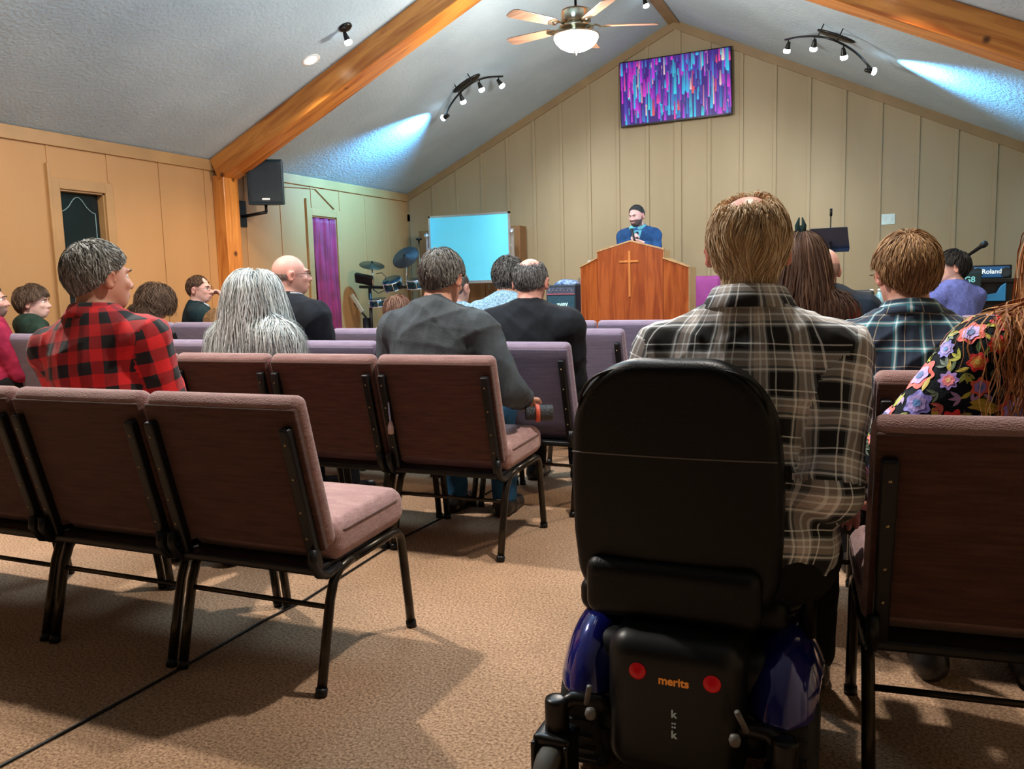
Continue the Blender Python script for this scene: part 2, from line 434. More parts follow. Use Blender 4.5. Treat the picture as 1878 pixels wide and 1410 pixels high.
def person(label, hp, y, rz=None, look=(0, 9.2), s=1.1, lean=.05, side=0.0, nod=.0, tiltr=0.0, bulk=1.0, belly=0.0, shw=1.0, res=.0085,
           skin=(.55,.30,.22), shirt=None, collar=None, under=None, trous=None, shoes=None, hair=None, arms=None, stand=False,
           glasses=None, seat=.455, pull=None, fold=.006, jacket=False, hood=False, cat='person', beard=None, plaidw=False, name='person', legs=None, zfix=None):
    H = at(hp[0], hp[1], y)
    if rz is None: rz = -math.atan2(look[0]-H[0], look[1]-H[1])*.35
    hyaw = -math.atan2(look[0]-H[0], look[1]-H[1])-rz
    pz = .525 if not stand else .96
    P0 = A(0, 0, pz)
    RT = RY(side)@RX(-lean)
    T = lambda *v: P0+RT@(A(*v)-A(0, 0, .525))
    N = T(0, -.012, 1.06)
    RH = RZ(hyaw)@RX(-nod)@RY(tiltr)
    HC = N+RH@A(0, .022, .135)
    hd = lambda *v: HC+RH@A(*v)
    # place the root so that the head centre lands where the photo shows it
    cz, sz = math.cos(rz), math.sin(rz)
    loc = A(H[0]-(HC[0]*cz-HC[1]*sz)*s, H[1]-(HC[0]*sz+HC[1]*cz)*s, 0)
    zoff = H[2]-HC[2]*s
    stretch = zoff
    if zfix is not None: zoff = zfix
    print('PERSON', label[:28], 'zoff %.3f' % zoff, 'loc', np.round(loc, 2), 'rz %.2f hyaw %.2f' % (rz, hyaw))
    # distribute the vertical error into the torso length
    dzl = zoff/s
    if not stand and zfix is None:
        P0 = A(0, 0, pz); kz = 1+dzl/(HC[2]-pz) ; kz = min(max(kz, .55), 1.3)
        T = lambda *v: P0+(RT@(A(*v)-A(0, 0, .525)))*A(1, 1, kz)
        N = T(0, -.012, 1.06); HC = N+RH@A(0, .022, .135); HCz = HC[2]
        dz2 = (H[2]/s-HC[2]); zoff = dz2*s
    if not stand: zoff_base = zoff
    b = bulk
    # ---- skeleton
    Sh = [T(sg*.180*shw, -.012, .950) for sg in (-1, 1)]
    arms = arms or {}
    WR = []; EL = []
    for i, sg in enumerate((-1, 1)):
        a_ = arms.get(sg, {})
        w = a_.get('w', A(sg*.10, .34, .64) if not stand else A(sg*.10, .30, 1.12)); hint = A(*a_.get('hint', (sg*.30, -.45, -1.0)))
        w = np.asarray(w, float)
        e, w = ik(Sh[i], w, .285, .25, hint); EL.append(e); WR.append(w)
    legs = legs or {}
    HIP = [A(sg*.09, 0, pz) for sg in (-1, 1)]
    if stand: KN = [A(sg*.10, .02, .50) for sg in (-1, 1)]; AN = [A(sg*.105, -.02, .085) for sg in (-1, 1)]
    else:
        KN = [A(sg*.13, .43, .53) for sg in (-1, 1)]; AN = [A(sg*.13, .43+legs.get('fwd', .03), .09) for sg in (-1, 1)]
    # ---- body
    R_ = RT
    trunk = [el(T(0, .0, .53), A(.165, .115, .10)*b, R_), el(T(0, .015, .68), A(.14, .10+belly*.6, .16)*A(b, b, 1), R_), el(T(0, -.005, .88), A(.155, .105, .18)*A(b, b, 1), R_),
             rc(Sh[0], Sh[1], .055, .055), rc(T(0, -.03, 1.035), T(-.15*shw, -.02, .965), .050, .048), rc(T(0, -.03, 1.035), T(.15*shw, -.02, .965), .050, .048),
             rc(T(0, -.015, 1.0), hd(0, -.025, -.055), .062, .056)]
    armp = []
    for i in (0, 1):
        armp += [rc(Sh[i], EL[i], .052*b, .040), rc(EL[i], WR[i], .041, .027)]
    legp = []
    for i in (0, 1):
        legp += [rc(HIP[i], KN[i], .085*b, .058), rc(KN[i], AN[i], .056, .036), rc(AN[i]+A(0, -.03, -.04), AN[i]+A(0, .15, -.06), .034, .024)]
    hands = []
    for i, sg in enumerate((-1, 1)):
        a_ = arms.get(sg, {})
        fd = WR[i]-EL[i]; fd = A(*a_['dir']) if 'dir' in a_ else fd; fd = fd/np.linalg.norm(fd)
        pn = A(*a_.get('palm', (0, 0, -1))); pn = pn-fd*(pn@fd); pn /= np.linalg.norm(pn)+1e-9
        sd = np.cross(fd, pn)*(-sg)   # towards the thumb
        curl = a_.get('curl', .5); W = WR[i]
        for q in (-.026, -.009, .009, .026):
            hands.append(rc(W+fd*.01+sd*q*.5, W+fd*.085+sd*q, .014, .0115))
        for q, L_ in ((-.028, .058), (-.0095, .070), (.0095, .076), (.028, .068)):
            p0 = W+fd*.088+sd*q
            d1 = fd*math.cos(curl*.7)+pn*math.sin(curl*.7); p1 = p0+d1*L_*.5
            d2 = fd*math.cos(curl*1.7)+pn*math.sin(curl*1.7); p2 = p1+d2*L_*.32
            d3 = fd*math.cos(curl*2.5)+pn*math.sin(curl*2.5); p3 = p2+d3*L_*.25
            hands += [rc(p0, p1, .0095, .0085), rc(p1, p2, .0085, .0078), rc(p2, p3, .0078, .007)]
        t0 = W+fd*.025+sd*.028; t1 = t0+(fd*.6+sd*.75)*.04; t2 = t1+(fd*.85+sd*.2+pn*.35)*.032
        hands += [rc(t0, t1, .013, .0105), rc(t1, t2, .0105, .0085)]
    MH = RH
    headp = [el(hd(0, -.014, .022), (.0765, .096, .094), MH), el(hd(0, .035, -.03), (.060, .060, .082), MH), el(hd(0, .048, -.078), (.042, .042, .034), MH),
             el(hd(0, .0, -.045), (.062, .07, .05), MH)]
    face = [rc(hd(0, .089, .012), hd(0, .111, -.026), .008, .0125), el(hd(.014, .098, -.030), (.009, .01, .008), MH), el(hd(-.014, .098, -.030), (.009, .01, .008), MH),
            el(hd(0, .083, .026), (.047, .016, .010), MH), el(hd(0, .0925, -.056), (.024, .011, .0065), MH), el(hd(0, .091, -.066), (.020, .011, .0065), MH),
            el(hd(.038, .068, -.022), (.02, .02, .018), MH), el(hd(-.038, .068, -.022), (.02, .02, .018), MH)]
    socks = [el(hd(sg*.031, .098, .006), (.018, .014, .011), MH) for sg in (-1, 1)]
    ears = []
    for sg in (-1, 1):
        Me = MH@RZ(-sg*.45)@RX(-.15)
        ears.append((el(hd(sg*.087, -.014, -.008), (.012, .022, .035), Me), el(hd(sg*.099, -.008, -.006), (.010, .012, .022), Me)))
    fT, fH, fF = U_(trunk, .045), U_(headp, .022), U_(face, .012)
    fA, fL, fHa = U_(armp, .012), U_(legp, .03), U_(hands, .007)
    def fhead(p):
        d = smin(fH(p), fF(p), .010)
        for f in socks: d = -smin(-d, f(p), .008)
        for e1, e2 in ears: d = smin(d, np.maximum(e1(p), -e2(p)), .006)
        return d
    neck = rc(T(0, -.015, 1.0), hd(0, -.022, -.055), .060, .054)
    def fbody(p):
        d = smin(fT(p), fA(p), .03); d = smin(d, fL(p), .03); d = smin(d, fHa(p), .008)
        return smin(d, fhead(p), .018)
    pts = np.array([HC+A(0, 0, .13), HC+A(.13, .14, -.1), HC-A(.13, .13, .1), Sh[0]-.1, Sh[1]+.1, *[k+A(.1,.12,.1) for k in KN], *[k-.1 for k in KN], *AN, *[a+A(0,.2,-.09) for a in AN], *[w+.20 for w in WR], *[w-.2 for w in WR], *[e+.08 for e in EL], *[e-.08 for e in EL], P0-A(.2,.16,.12)])
    lo, hi = pts.min(0)-.03, pts.max(0)+.03; lo[2] = max(lo[2], -.0)
    lo[2] = -.02
    V, F = field_mesh(fbody, lo, hi, res)
    # skin tones: redder ears, nose, lips
    col = np.tile(A(*skin), (len(V), 1))
    q = (V-HC)@RH
    red = np.exp(-((np.abs(q[:, 0])-.090)**2/.0004))*(np.abs(q[:, 2]) < .05)*.6+np.exp(-((q-A(0, .105, -.025))**2).sum(1)/.0006)*.5+np.exp(-((np.abs(q)-A(.04, .07, .025))**2).sum(1)/.0012)*.25*(q[:, 1] > 0)
    lips = np.exp(-(((q-A(0, .10, -.061))/A(.022, .02, .009))**2).sum(1)*1.2)
    col = col*(1-A(0, .30, .34)*np.clip(red, 0, 1)[:, None])*(1-A(.10, .42, .35)*lips[:, None])
    if beard is not None:
        bz = (q[:, 1] > -.01)*(q[:, 2] < -.035+.0*q[:, 1])*(q[:, 2] > -.13); st_ = np.clip(bz*1.0-lips*1.2, 0, 1)*beard[1]
        col = col*(1-st_[:, None])+A(*beard[0])*st_[:, None]
    root = npmesh(name, V, F, SKIN, None, col=col)
    root.location = (loc[0], loc[1], 0 if (not stand and zfix is None) else zoff)
    root.rotation_euler = (0, 0, rz); root.scale = (s, s, s)
    if not stand: root.location.z = zoff
    tag(root, label, cat)
    # eyes
    for sg in (-1, 1):
        e_ = MB(); c = hd(sg*.0305, .0725, .006)
        Me = Matrix.Translation(Vector(c)) @ Matrix(RH.tolist()).to_4x4() @ Matrix.Rotation(-PI/2, 4, 'X')
        e_.lathe([(0, -.013), (.009, -.0095), (.013, 0), (.0115, .006), (.008, .0102), (.0055, .0118)], seg=14, M=Me); eo = e_.build('eye', m_eye, root)
        e_ = MB(); e_.lathe([(.0056, .0116), (.004, .0126), (0, .0131)], seg=12, M=Me); e_.build('iris', m_iris, eo)
    if hair:
        for sg in (-1, 1):
            e_ = MB(); e_.col = tuple(float(v)*.7 for v in hair['pal'][0])
            e_.tube([hd(sg*.014, .100, .024), hd(sg*.030, .099, .029), hd(sg*.046, .088, .026)], [.0025, .0035, .002], 6); e_.build('eyebrow', HAIRM, root)
    # ---- clothes
    t = .016 if not jacket else .024
    res_c = res*.9
    sl = .012 if not jacket else .018
    ctr = [el(T(0, .0, .56), (A(.175, .125, .13))*A(b, b, 1)+t*.6, R_), el(T(0, .012, .70), A(.15, .11+belly, .17)*A(b, b, 1)+t, R_), el(T(0, -.008, .87), A(.160, .112, .19)*A(b, b, 1)+t, R_),
           rc(Sh[0], Sh[1], .058+t*.5, .058+t*.5), rc(T(0, -.03, 1.03), T(-.15*shw, -.02, .965), .052+t*.5, .052+t*.5), rc(T(0, -.03, 1.03), T(.15*shw, -.02, .965), .052+t*.5, .052+t*.5)]
    if jacket: ctr.append(rc(T(-.175*shw, -.01, .962), T(.175*shw, -.01, .962), .070, .070))
    if hood: ctr += [rc(T(-.07, -.075, 1.045), T(.07, -.075, 1.045), .045, .045), rc(T(-.085, -.03, 1.06), T(-.06, .05, 1.02), .03, .022), rc(T(.085, -.03, 1.06), T(.06, .05, 1.02), .03, .022)]
    car = []
    for i in (0, 1):
        WE = WR[i]-(WR[i]-EL[i])*.05
        car.append([rc(Sh[i], EL[i], (.058*b+sl), .047+sl), rc(EL[i], WE, .047+sl, .034+sl*.8)])
    gT = U_(ctr, .05); gA = [U_(c, .02) for c in car]
    seed = int(abs(H[0]*977+H[1]*131)) % 9999
    up_ = RT@A(0, 0, 1.0)
    def wn(p): return folds(p, fold*1.5, seed)+folds(p, fold*1.2, seed+77, .45)
    def fshirt(p):
        d = gT(p)
        d = smin(d, gA[0](p), .028); d = smin(d, gA[1](p), .028)
        d = d+wn(p)
        d = -smin(-d, -(A(0, 0, pz-.035)[2]-p[:, 2]), .01)      # hem
        nk = rc(T(0, .01, 1.05), T(0, .015, 1.3), .056, .085)(p)  # neck opening
        return -smin(-d, nk+.003, .008)
    if shirt is not None:
        V, F = field_mesh(fshirt, lo-.03, hi+.03, res_c)
        dT = gT(V); dA = np.stack([gA[0](V), gA[1](V)], 1); ia = dA.argmin(1); useA = dA.min(1) < dT-.004
        Q = (V-P0)@RT
        ang = np.arctan2(Q[:, 0], -(Q[:, 1]-.0)*1.25)
        CL = [np.c_[ang*.165*b, Q[:, 2], Q[:, 0]*.2]]; gid = np.zeros(len(V), int)
        for i in (0, 1):
            for a0, b0, off in ((Sh[i], EL[i], 0), (EL[i], WR[i], .285)):
                dd = (b0-a0)/np.linalg.norm(b0-a0); r_ = V-a0; tt = r_@dd
                pr_ = r_-tt[:, None]*dd; ref = np.cross(dd, A(1, 0, 0)); ref /= np.linalg.norm(ref); r2 = np.cross(dd, ref)
                an = np.arctan2(pr_@r2, pr_@ref)
                sel = useA & (ia == i) & ((tt > 0) if off else (tt <= np.linalg.norm(b0-a0)))
                CL.append(np.c_[an*.06, -(tt+off)+.1, 0*tt]); gid[sel] = len(CL)-1
        nm = 'jacket' if jacket else ('hooded_jacket' if hood else 'shirt')
        CLs = np.stack(CL); fg = gid[F[:, 0]]; cc_ = CLs[fg[:, None], F]
        so = npmesh(nm, V, F, shirt, root, ccloth=cc_.reshape(-1, 3))
    if collar is not None:
        cm, hgt, flare, cb = collar
        Nb = T(0, -.012, 1.062)
        ux = RT@A(1, 0, 0); nd = hd(0, -.02, -.05)-T(0, -.015, 1.0); nd /= np.linalg.norm(nd)
        uy = np.cross(nd, ux); uy /= np.linalg.norm(uy); ux = np.cross(uy, nd)
        Vc = []; Cc = []; n_ = 56; prof = [(0, -.022), (-.002, hgt*.5), (.001, hgt), (.006, hgt+.004), (.011, hgt), (.016+flare*.5, hgt*.4), (.020+flare, -.006), (.017+flare, -.008), (.010, hgt*.45), (.005, -.022)]
        for i in range(n_):
            a = 2*PI*i/n_; front = max(0, math.sin(a))**2
            for (r_, z_) in prof:
                rr = .071+r_; z2 = z_-.018*front
                Vc.append(Nb+ux*(rr*math.cos(a))+uy*(rr*1.06*math.sin(a)+.002)+nd*z2); Cc.append((a*.075, z_*1.2, 0))
        k = len(prof); Fc = [(i*k+j, ((i+1) % n_)*k+j, ((i+1) % n_)*k+(j+1) % k, i*k+(j+1) % k) for i in range(n_) for j in range(k)]
        npmesh('collar', Vc, Fc, cm, root, cloth=Cc)
    if trous is not None:
        lg = []
        for i in (0, 1):
            lg += [rc(HIP[i], KN[i], .098*b, .072), rc(KN[i], AN[i]+A(0, 0, .02), .070, .058)]
        pel = el(T(0, 0, .54), A(.175, .125, .11)*b+.008, R_)
        f3 = U_(lg+[pel], .03)
        def ftr(p):
            d = f3(p)+folds(p, .006, seed+5, .8)
            d = -smin(-d, -(AN[0][2]-.02-p[:, 2]), .006)
            return -smin(-d, -(p[:, 2]-(pz+.10)), .006)
        V, F = field_mesh(ftr, lo-.03, hi+.03, max(res, .010)); npmesh('trousers', V, F, trous, root)
    if shoes is not None:
        for i in (0, 1):
            a = AN[i]; sf = U_([rc(a+A(0, -.035, -.035), a+A(0, .05, -.04), .044, .043), rc(a+A(0, .05, -.045), a+A(0, .17, -.055), .043, .034), rc(a+A(0, -.02, .0), a+A(0, -.02, -.04), .042, .044)], .02)
            def fs(p): return -smin(-sf(p), -(.004-p[:, 2]), .004)
            V, F = field_mesh(fs, a-A(.08, .12, .09), a+A(.08, .25, .08), .008); npmesh('shoe', V, F, shoes, root)
    if glasses is not None:
        g = MB(); Mh = Matrix.Translation(Vector(HC)) @ Matrix(RH.tolist()).to_4x4()
        for sg in (-1, 1):
            L_ = [Mh @ Vector((sg*.033+.024*math.cos(a), .104-abs(.024*math.cos(a)*sg)*.1, .004+.017*math.sin(a))) for a in np.linspace(0, 2*PI, 17)]
            g.tube(L_, .0014, 6, cap=False)
            g.tube([Mh @ Vector(v) for v in ((sg*.057, .101, .008), (sg*.080, .085, .008), (sg*.083, .03, .006), (sg*.086, -.005, .006), (sg*.085, -.03, -.012))], .0014, 6)
        g.tube([Mh @ Vector(v) for v in ((-.009, .104, .008), (0, .108, .011), (.009, .104, .008))], .0013, 6)
        g.build('glasses', glasses, root)
    # ---- hair
    if hair:
        rs = np.random.RandomState(seed+3)
        th = hair.get('t', .014); c0 = hair.get('c0', 0.0); bald = hair.get('bald'); pal = [A(*c) for c in hair['pal']]
        slope = hair.get('slope', .8)
        sk = el(hd(0, -.014, .022), A(.0765, .096, .094)+th, MH); jaw = el(hd(0, .01, -.03), A(.066, .074, .08)+th*.6, MH)
        def region(p):
            q = (p-HC)@RH
            d = (slope*q[:, 1]+c0-q[:, 2])/math.hypot(1, slope)
            if bald is not None:
                d = np.maximum(d, -el(bald[0], bald[1])(q))
            if 'ymax' in hair: d = np.maximum(d, q[:, 1]-hair['ymax'])
            # keep ears free
            for sg in (-1, 1):
                if not hair.get('over'): d = np.maximum(d, -el((sg*.085, .002, -.016), (.035, .030, .042))(q))
            return d
        am = hair.get('amp', .005); fz = hair.get('freq', 60)
        def fcap(p):
            q = (p-HC)@RH
            nz = np.sin(q@A(fz, fz*.4, fz*.3)+3*np.sin(q@A(20, 33, -15)))*np.sin(q@A(-fz*.3, fz*.8, fz*.6)+2*np.sin(q@A(-30, 18, 25)))
            rg = region(p); d = smin(sk(p), jaw(p), .02)-am*nz
            if not hair.get('over'): d = d+th*.95*np.clip(1+rg/hair.get('taper', .030), 0, 1)
            return -smin(-d, -rg, .006)
        V, F = field_mesh(fcap, HC-.17, HC+.17, max(res*.6, .0045))
        cc = pal[0][None]*.75+(pal[-1]-pal[0])[None]*.25*rs.rand(len(V))[:, None]
        qv = (V-HC)@RH; st_ = (.5+.5*np.sin(qv@A(150, 60, 40)+4*np.sin(qv@A(25, 30, 10))))[:, None]
        cc = cc*(.75+.5*st_)
        ho = npmesh('hair', V, F, HAIRM, root, col=cc)
        n = hair.get('n', 0)
        if n:
            L0 = hair['len']; lift = hair.get('lift', .006); W0 = np.asarray(hair.get('whorl', (0, -.055, .095))); curl = hair.get('curl', .15); steps = hair.get('steps', 8)
            grav = hair.get('grav', .25); wd = hair.get('w', .0016)
            u = rs.normal(size=(n*4, 3)); u /= np.linalg.norm(u, axis=1)[:, None]
            q = A(0, -.014, .022)+u*(A(.0765, .096, .094)+th*.5)
            P = HC+q@RH.T
            ok = region(P) < (-.002+.004*rs.rand(len(P))); P = P[ok][:n]; q = q[ok][:n]; n = len(P)
            coll = (lambda p: np.minimum(smin(sk(p), jaw(p), .02), gT(p))) if L0 > .12 else (lambda p: smin(smin(sk(p), jaw(p), .02), neck(p)-.002, .01))
            def grad(p):
                e = 1e-3; d0 = coll(p)
                g = np.stack([coll(p+A(e, 0, 0))-d0, coll(p+A(0, e, 0))-d0, coll(p+A(0, 0, e))-d0], 1)/e
                return d0, g/(np.linalg.norm(g, axis=1)[:, None]+1e-9)
            Lr = L0*(.75+.45*rs.rand(n)); seg = (Lr/steps)[:, None]
            if L0 <= .13: seg = seg*np.clip(-region(P)/hair.get('fade', .045)+.12, .12, 1)[:, None]
            lf = lift*(.2+1.3*rs.rand(n))
            kc = rs.randint(0, 40, n); kd = rs.normal(size=(40, 3)); ph = np.sin(q@A(40, 31, 22)*hair.get('clump', 1)+1.3)*2+rs.normal(size=n)*.35
            pts_ = [P.copy()]; nrm_ = []
            flow = hair.get('flow')
            for k in range(steps):
                d0, g = grad(P); nrm_.append(g)
                q = (P-HC)@RH
                dirn = q-W0; dirn = dirn@RH.T
                dirn = dirn/(np.linalg.norm(dirn, axis=1)[:, None]+1e-6)
                if flow is not None: dirn = dirn*.6+(RH@A(*flow))[None]*.8
                dirn = dirn+A(0, 0, -1)*grav*(1+k*.35)
                dg = (dirn*g).sum(1)
                if hair.get('over'): dg = np.minimum(dg, 0)
                tn = dirn-g*dg[:, None]*np.where(d0 < lf*2+.012, 1, .0)[:, None]
                tn /= np.linalg.norm(tn, axis=1)[:, None]+1e-6
                sdv = np.cross(tn, g)
                tn = tn+sdv*(curl*np.sin(ph+k*hair.get('wave', .6)))[:, None]+kd[kc]*.05
                tn /= np.linalg.norm(tn, axis=1)[:, None]+1e-6
                P = P+tn*seg
                d0, g = grad(P)
                tgt = lf*(1 if k < steps-2 else .75)*math.sin(min(1, (k+1)/3)*PI/2)+hair.get('vol', 0)*(k/steps)*rs.rand(n)
                push = np.where(d0 < tgt, tgt-d0, (tgt-d0)*hair.get('hug', .35)*(d0 < .05))
                P = P+g*push[:, None]
                pts_.append(P.copy())
            nrm_.append(nrm_[-1])
            PT = np.stack(pts_, 1); NR = np.stack(nrm_, 1); K = steps+1
            TG = np.gradient(PT, axis=1); TG /= np.linalg.norm(TG, axis=2)[:, :, None]+1e-9
            SD = np.cross(TG, NR+rs.normal(size=(n, 1, 3))*.5); SD /= np.linalg.norm(SD, axis=2)[:, :, None]+1e-9
            tp = np.clip(np.minimum(np.linspace(.6, 1.6, K), np.linspace(1.9, .12, K)), 0, 1)[None, :, None]*wd
            VL = PT-SD*tp; VR = PT+SD*tp
            V = np.stack([VL, VR], 2).reshape(-1, 3)
            i0 = (np.arange(n)[:, None]*K*2+np.arange(K-1)[None]*2).ravel()
            F = np.stack([i0, i0+1, i0+3, i0+2], 1)
            cidx = rs.rand(n)*(len(pal)-1); lo_i = np.floor(cidx).astype(int); fr_ = (cidx-lo_i)[:, None]
            pc = np.array(pal); cc = pc[lo_i]*(1-fr_)+pc[np.minimum(lo_i+1, len(pal)-1)]*fr_
            cc = cc*(.7+.6*rs.rand(n))[:, None]
            tip = A(*hair['tip']) if 'tip' in hair else None
            cc = np.repeat(cc, K*2, 0).reshape(n, K*2, 3)
            if tip is not None:
                w_ = np.repeat(np.linspace(0, 1, K)**1.3, 2)[None, :, None]; cc = cc*(1-w_)+cc*w_*tip*2.2
            npmesh('hair_strands', V, F, HAIRM, ho, col=cc.reshape(-1, 3))
    PERSONS[label] = dict(root=root, T=T, hd=hd, HC=HC, RH=RH, WR=WR, EL=EL, s=s, Sh=Sh)
    return root
# ================================================================ THE ROOM
YB = -2.6
m_wallF = mat('front_panelling', (.37,.285,.165), .6, col2=(.31,.235,.13), scale=1.2, bump=.1, bscale=40, stretch=(1,1,.3))
m_wallL = mat('left_panelling', (.43,.22,.082), .6, col2=(.37,.185,.066), scale=1.1, bump=.1, bscale=40, stretch=(1,1,.3))
m_trim = mat('painted_trim', (.40,.215,.08), .5, scale=3)
m_trimF = mat('painted_trim_front', (.30,.20,.095), .5, scale=3)
m_ceil = mat('textured_ceiling', (.42,.53,.60), .9, col2=(.36,.46,.53), scale=1.5, bump=.7, bscale=34, detail=8)
m_beam = wood('pine_beam', (.62,.24,.045), (.36,.10,.015), 2.2, 'x', .28)
m_post = wood('pine_post', (.66,.25,.05), (.38,.11,.018), 2.2, 'z', .3)
m_black = mat('black_plastic', (.007,.008,.009), .4, col2=(.005,.005,.006), spec=.35)
m_blackm = mat('black_metal', (.02,.018,.016), .32, metal=.6, col2=(.012,.011,.01))
m_chrome = mat('chrome', (.75,.78,.8), .12, metal=1.0)
m_white = mat('white_plastic', (.75,.78,.78), .4)
def carpet():
    m, nt, b = base('carpet'); L = nt.links
    tc = nn(nt, 'ShaderNodeTexCoord')
    n1 = nn(nt, 'ShaderNodeTexNoise'); n1.inputs['Scale'].default_value = 120; n1.inputs['Detail'].default_value = 6; n1.inputs['Roughness'].default_value = .7
    n2 = nn(nt, 'ShaderNodeTexNoise'); n2.inputs['Scale'].default_value = 1.3; n2.inputs['Detail'].default_value = 4
    for n in (n1, n2): L.new(tc.outputs['Object'], n.inputs['Vector'])
    c1 = nn(nt, 'ShaderNodeValToRGB'); e = c1.color_ramp.elements
    e[0].position = .34; e[0].color = (.22,.12,.07,1); e[1].position = .60; e[1].color = (.76,.545,.375,1)
    L.new(n1.outputs['Fac'], c1.inputs['Fac'])
    c2 = nn(nt, 'ShaderNodeValToRGB'); c2.color_ramp.elements[0].color = (.78,.72,.66,1); c2.color_ramp.elements[1].color = (1.1,1.0,.95,1); c2.color_ramp.elements[0].position=.35; c2.color_ramp.elements[1].position=.65
    L.new(n2.outputs['Fac'], c2.inputs['Fac'])
    mx = nn(nt, 'ShaderNodeMixRGB', blend_type='MULTIPLY'); mx.inputs['Fac'].default_value = 1; L.new(c1.outputs[0], mx.inputs['Color1']); L.new(c2.outputs[0], mx.inputs['Color2'])
    L.new(mx.outputs[0], b.inputs['Base Color']); b.inputs['Roughness'].default_value = 1.0; b.inputs['Specular IOR Level'].default_value = .05
    bp = nn(nt, 'ShaderNodeBump'); bp.inputs['Strength'].default_value = .9; bp.inputs['Distance'].default_value = .012
    L.new(n1.outputs['Fac'], bp.inputs['Height']); L.new(bp.outputs[0], b.inputs['Normal'])
    return m
m_carpet = carpet()
def st(o): return tag(o, kind='structure')
m = MB(); m.box((-WL-.1, YB-.1, -.1), (WL+.1, D+.1, 0)); st(m.build('floor', m_carpet))
STY = 8.75; STZ = .16
m = MB(); m.box((-WL+.01, STY, 0.001), (WL-.01, D-.005, STZ)); st(m.build('trim_6', m_carpet))
# front wall: sheet plus battens, one mesh
def gable(mb, y0, y1): mb.prism([(-WL-.1, 0), (WL+.1, 0), (WL+.1, ZE), (WL, ZE), (0, ZR), (-WL, ZE), (-WL-.1, ZE)], y0, y1, 1)
m = MB(); gable(m, D, D+.1)
for k in range(-9, 11):
    x = .039+.3997*k
    if abs(x) < WL-.02:
        top = ceil_z(x)-.06
        if k == 0: m.box((x-.045, D-.02, 0), (x+.045, D+.01, top)); continue
        m.box((x-.022, D-.016, 0), (x+.022, D+.01, top))
st(m.build('wall_front', m_wallF, bevel=.003))
m = MB(); gable(m, YB-.1, YB); st(m.build('wall_back', mat('dark_back_wall', (.06,.045,.03), .8)))
# left wall with two window openings
W1 = (5.12, 5.58, .62, 2.03); W2 = (8.62, 9.14, .50, 2.03)
def wall_side(sg, wins, name, m_):
    mb = MB(); X0, X1 = (-WL-.1, -WL) if sg < 0 else (WL, WL+.1)
    ys = [YB] + [v for w in wins for v in (w[0], w[1])] + [D]
    for i in range(len(ys)-1):
        a, b = ys[i], ys[i+1]
        w = next((w for w in wins if w[0] == a), None)
        if w is None: mb.box((X0, a, 0), (X1, b, ZE))
        else: mb.box((X0, a, 0), (X1, b, w[2])); mb.box((X0, a, w[3]), (X1, b, ZE))
    y = -2.2
    gro = []
    while y < D: gro.append(y); y += .6
    for y in gro:
        yy = y+.04
        if any(w[0]-.1 < yy < w[1]+.1 for w in wins):
            xs = X1 if sg < 0 else X0
            mb.box((xs-.008*(1 if sg > 0 else 0), yy-.012, 2.13), (xs+.008*(1 if sg < 0 else 0), yy+.012, ZE-.1)); continue
        if sg < 0: mb.box((X1, yy-.011, 0), (X1+.008, yy+.011, ZE-.1))
        else: mb.box((X0-.008, yy-.011, 0), (X0, yy+.011, ZE-.1))
    return st(mb.build(name, m_))
wall_side(-1, [W1, W2], 'wall_left', m_wallL)
wall_side(1, [], 'wall_right', m_wallF)
m = MB()
for sg in (-1, 1):
    m.add([(0, YB-.1, ZR), (sg*(WL+.1), YB-.1, ceil_z(WL+.1)), (sg*(WL+.1), D+.1, ceil_z(WL+.1)), (0, D+.1, ZR),
           (0, YB-.1, ZR+.1), (sg*(WL+.1), YB-.1, ceil_z(WL+.1)+.1), (sg*(WL+.1), D+.1, ceil_z(WL+.1)+.1), (0, D+.1, ZR+.1)],
          [(0,1,2,3),(4,5,6,7),(0,1,5,4),(1,2,6,5),(2,3,7,6),(0,3,7,4)])
st(m.build('ceiling', m_ceil))
# cornice boards
m = MB(); m.box((-WL, YB, ZE-.115), (-WL+.022, D, ZE-.004)); st(m.build('trim_1', m_trim, bevel=.004))
m = MB(); m.box((WL-.022, YB, ZE-.115), (WL, D, ZE-.004)); st(m.build('trim_2', m_trimF, bevel=.004))
m = MB()
for sg in (-1, 1):
    a = np.array([0, ZR]); b = np.array([sg*WL, ZE]); w = .11
    m.prism([(0, ZR), (sg*WL, ZE), (sg*WL, ZE-w), (0, ZR-w)], D-.026, D-.001, 1)
st(m.build('trim_3', m_trimF))
m = MB(); m.prism([(-.07, ceil_z(.07)), (0, ZR), (.07, ceil_z(.07)), (.07, ceil_z(.07)-.02), (0, ZR-.03), (-.07, ceil_z(.07)-.02)], YB, D-.03, 1); st(m.build('trim_4', m_trimF))
m = MB(); m.box((-WL+.001, D-.03, ZE-.4), (-WL+.028, D-.002, ZE)); m.box((-WL+.001, D-.03, STZ), (-WL+.028, D-.002, ZE-.3)); st(m.build('trim_5', m_trimF))
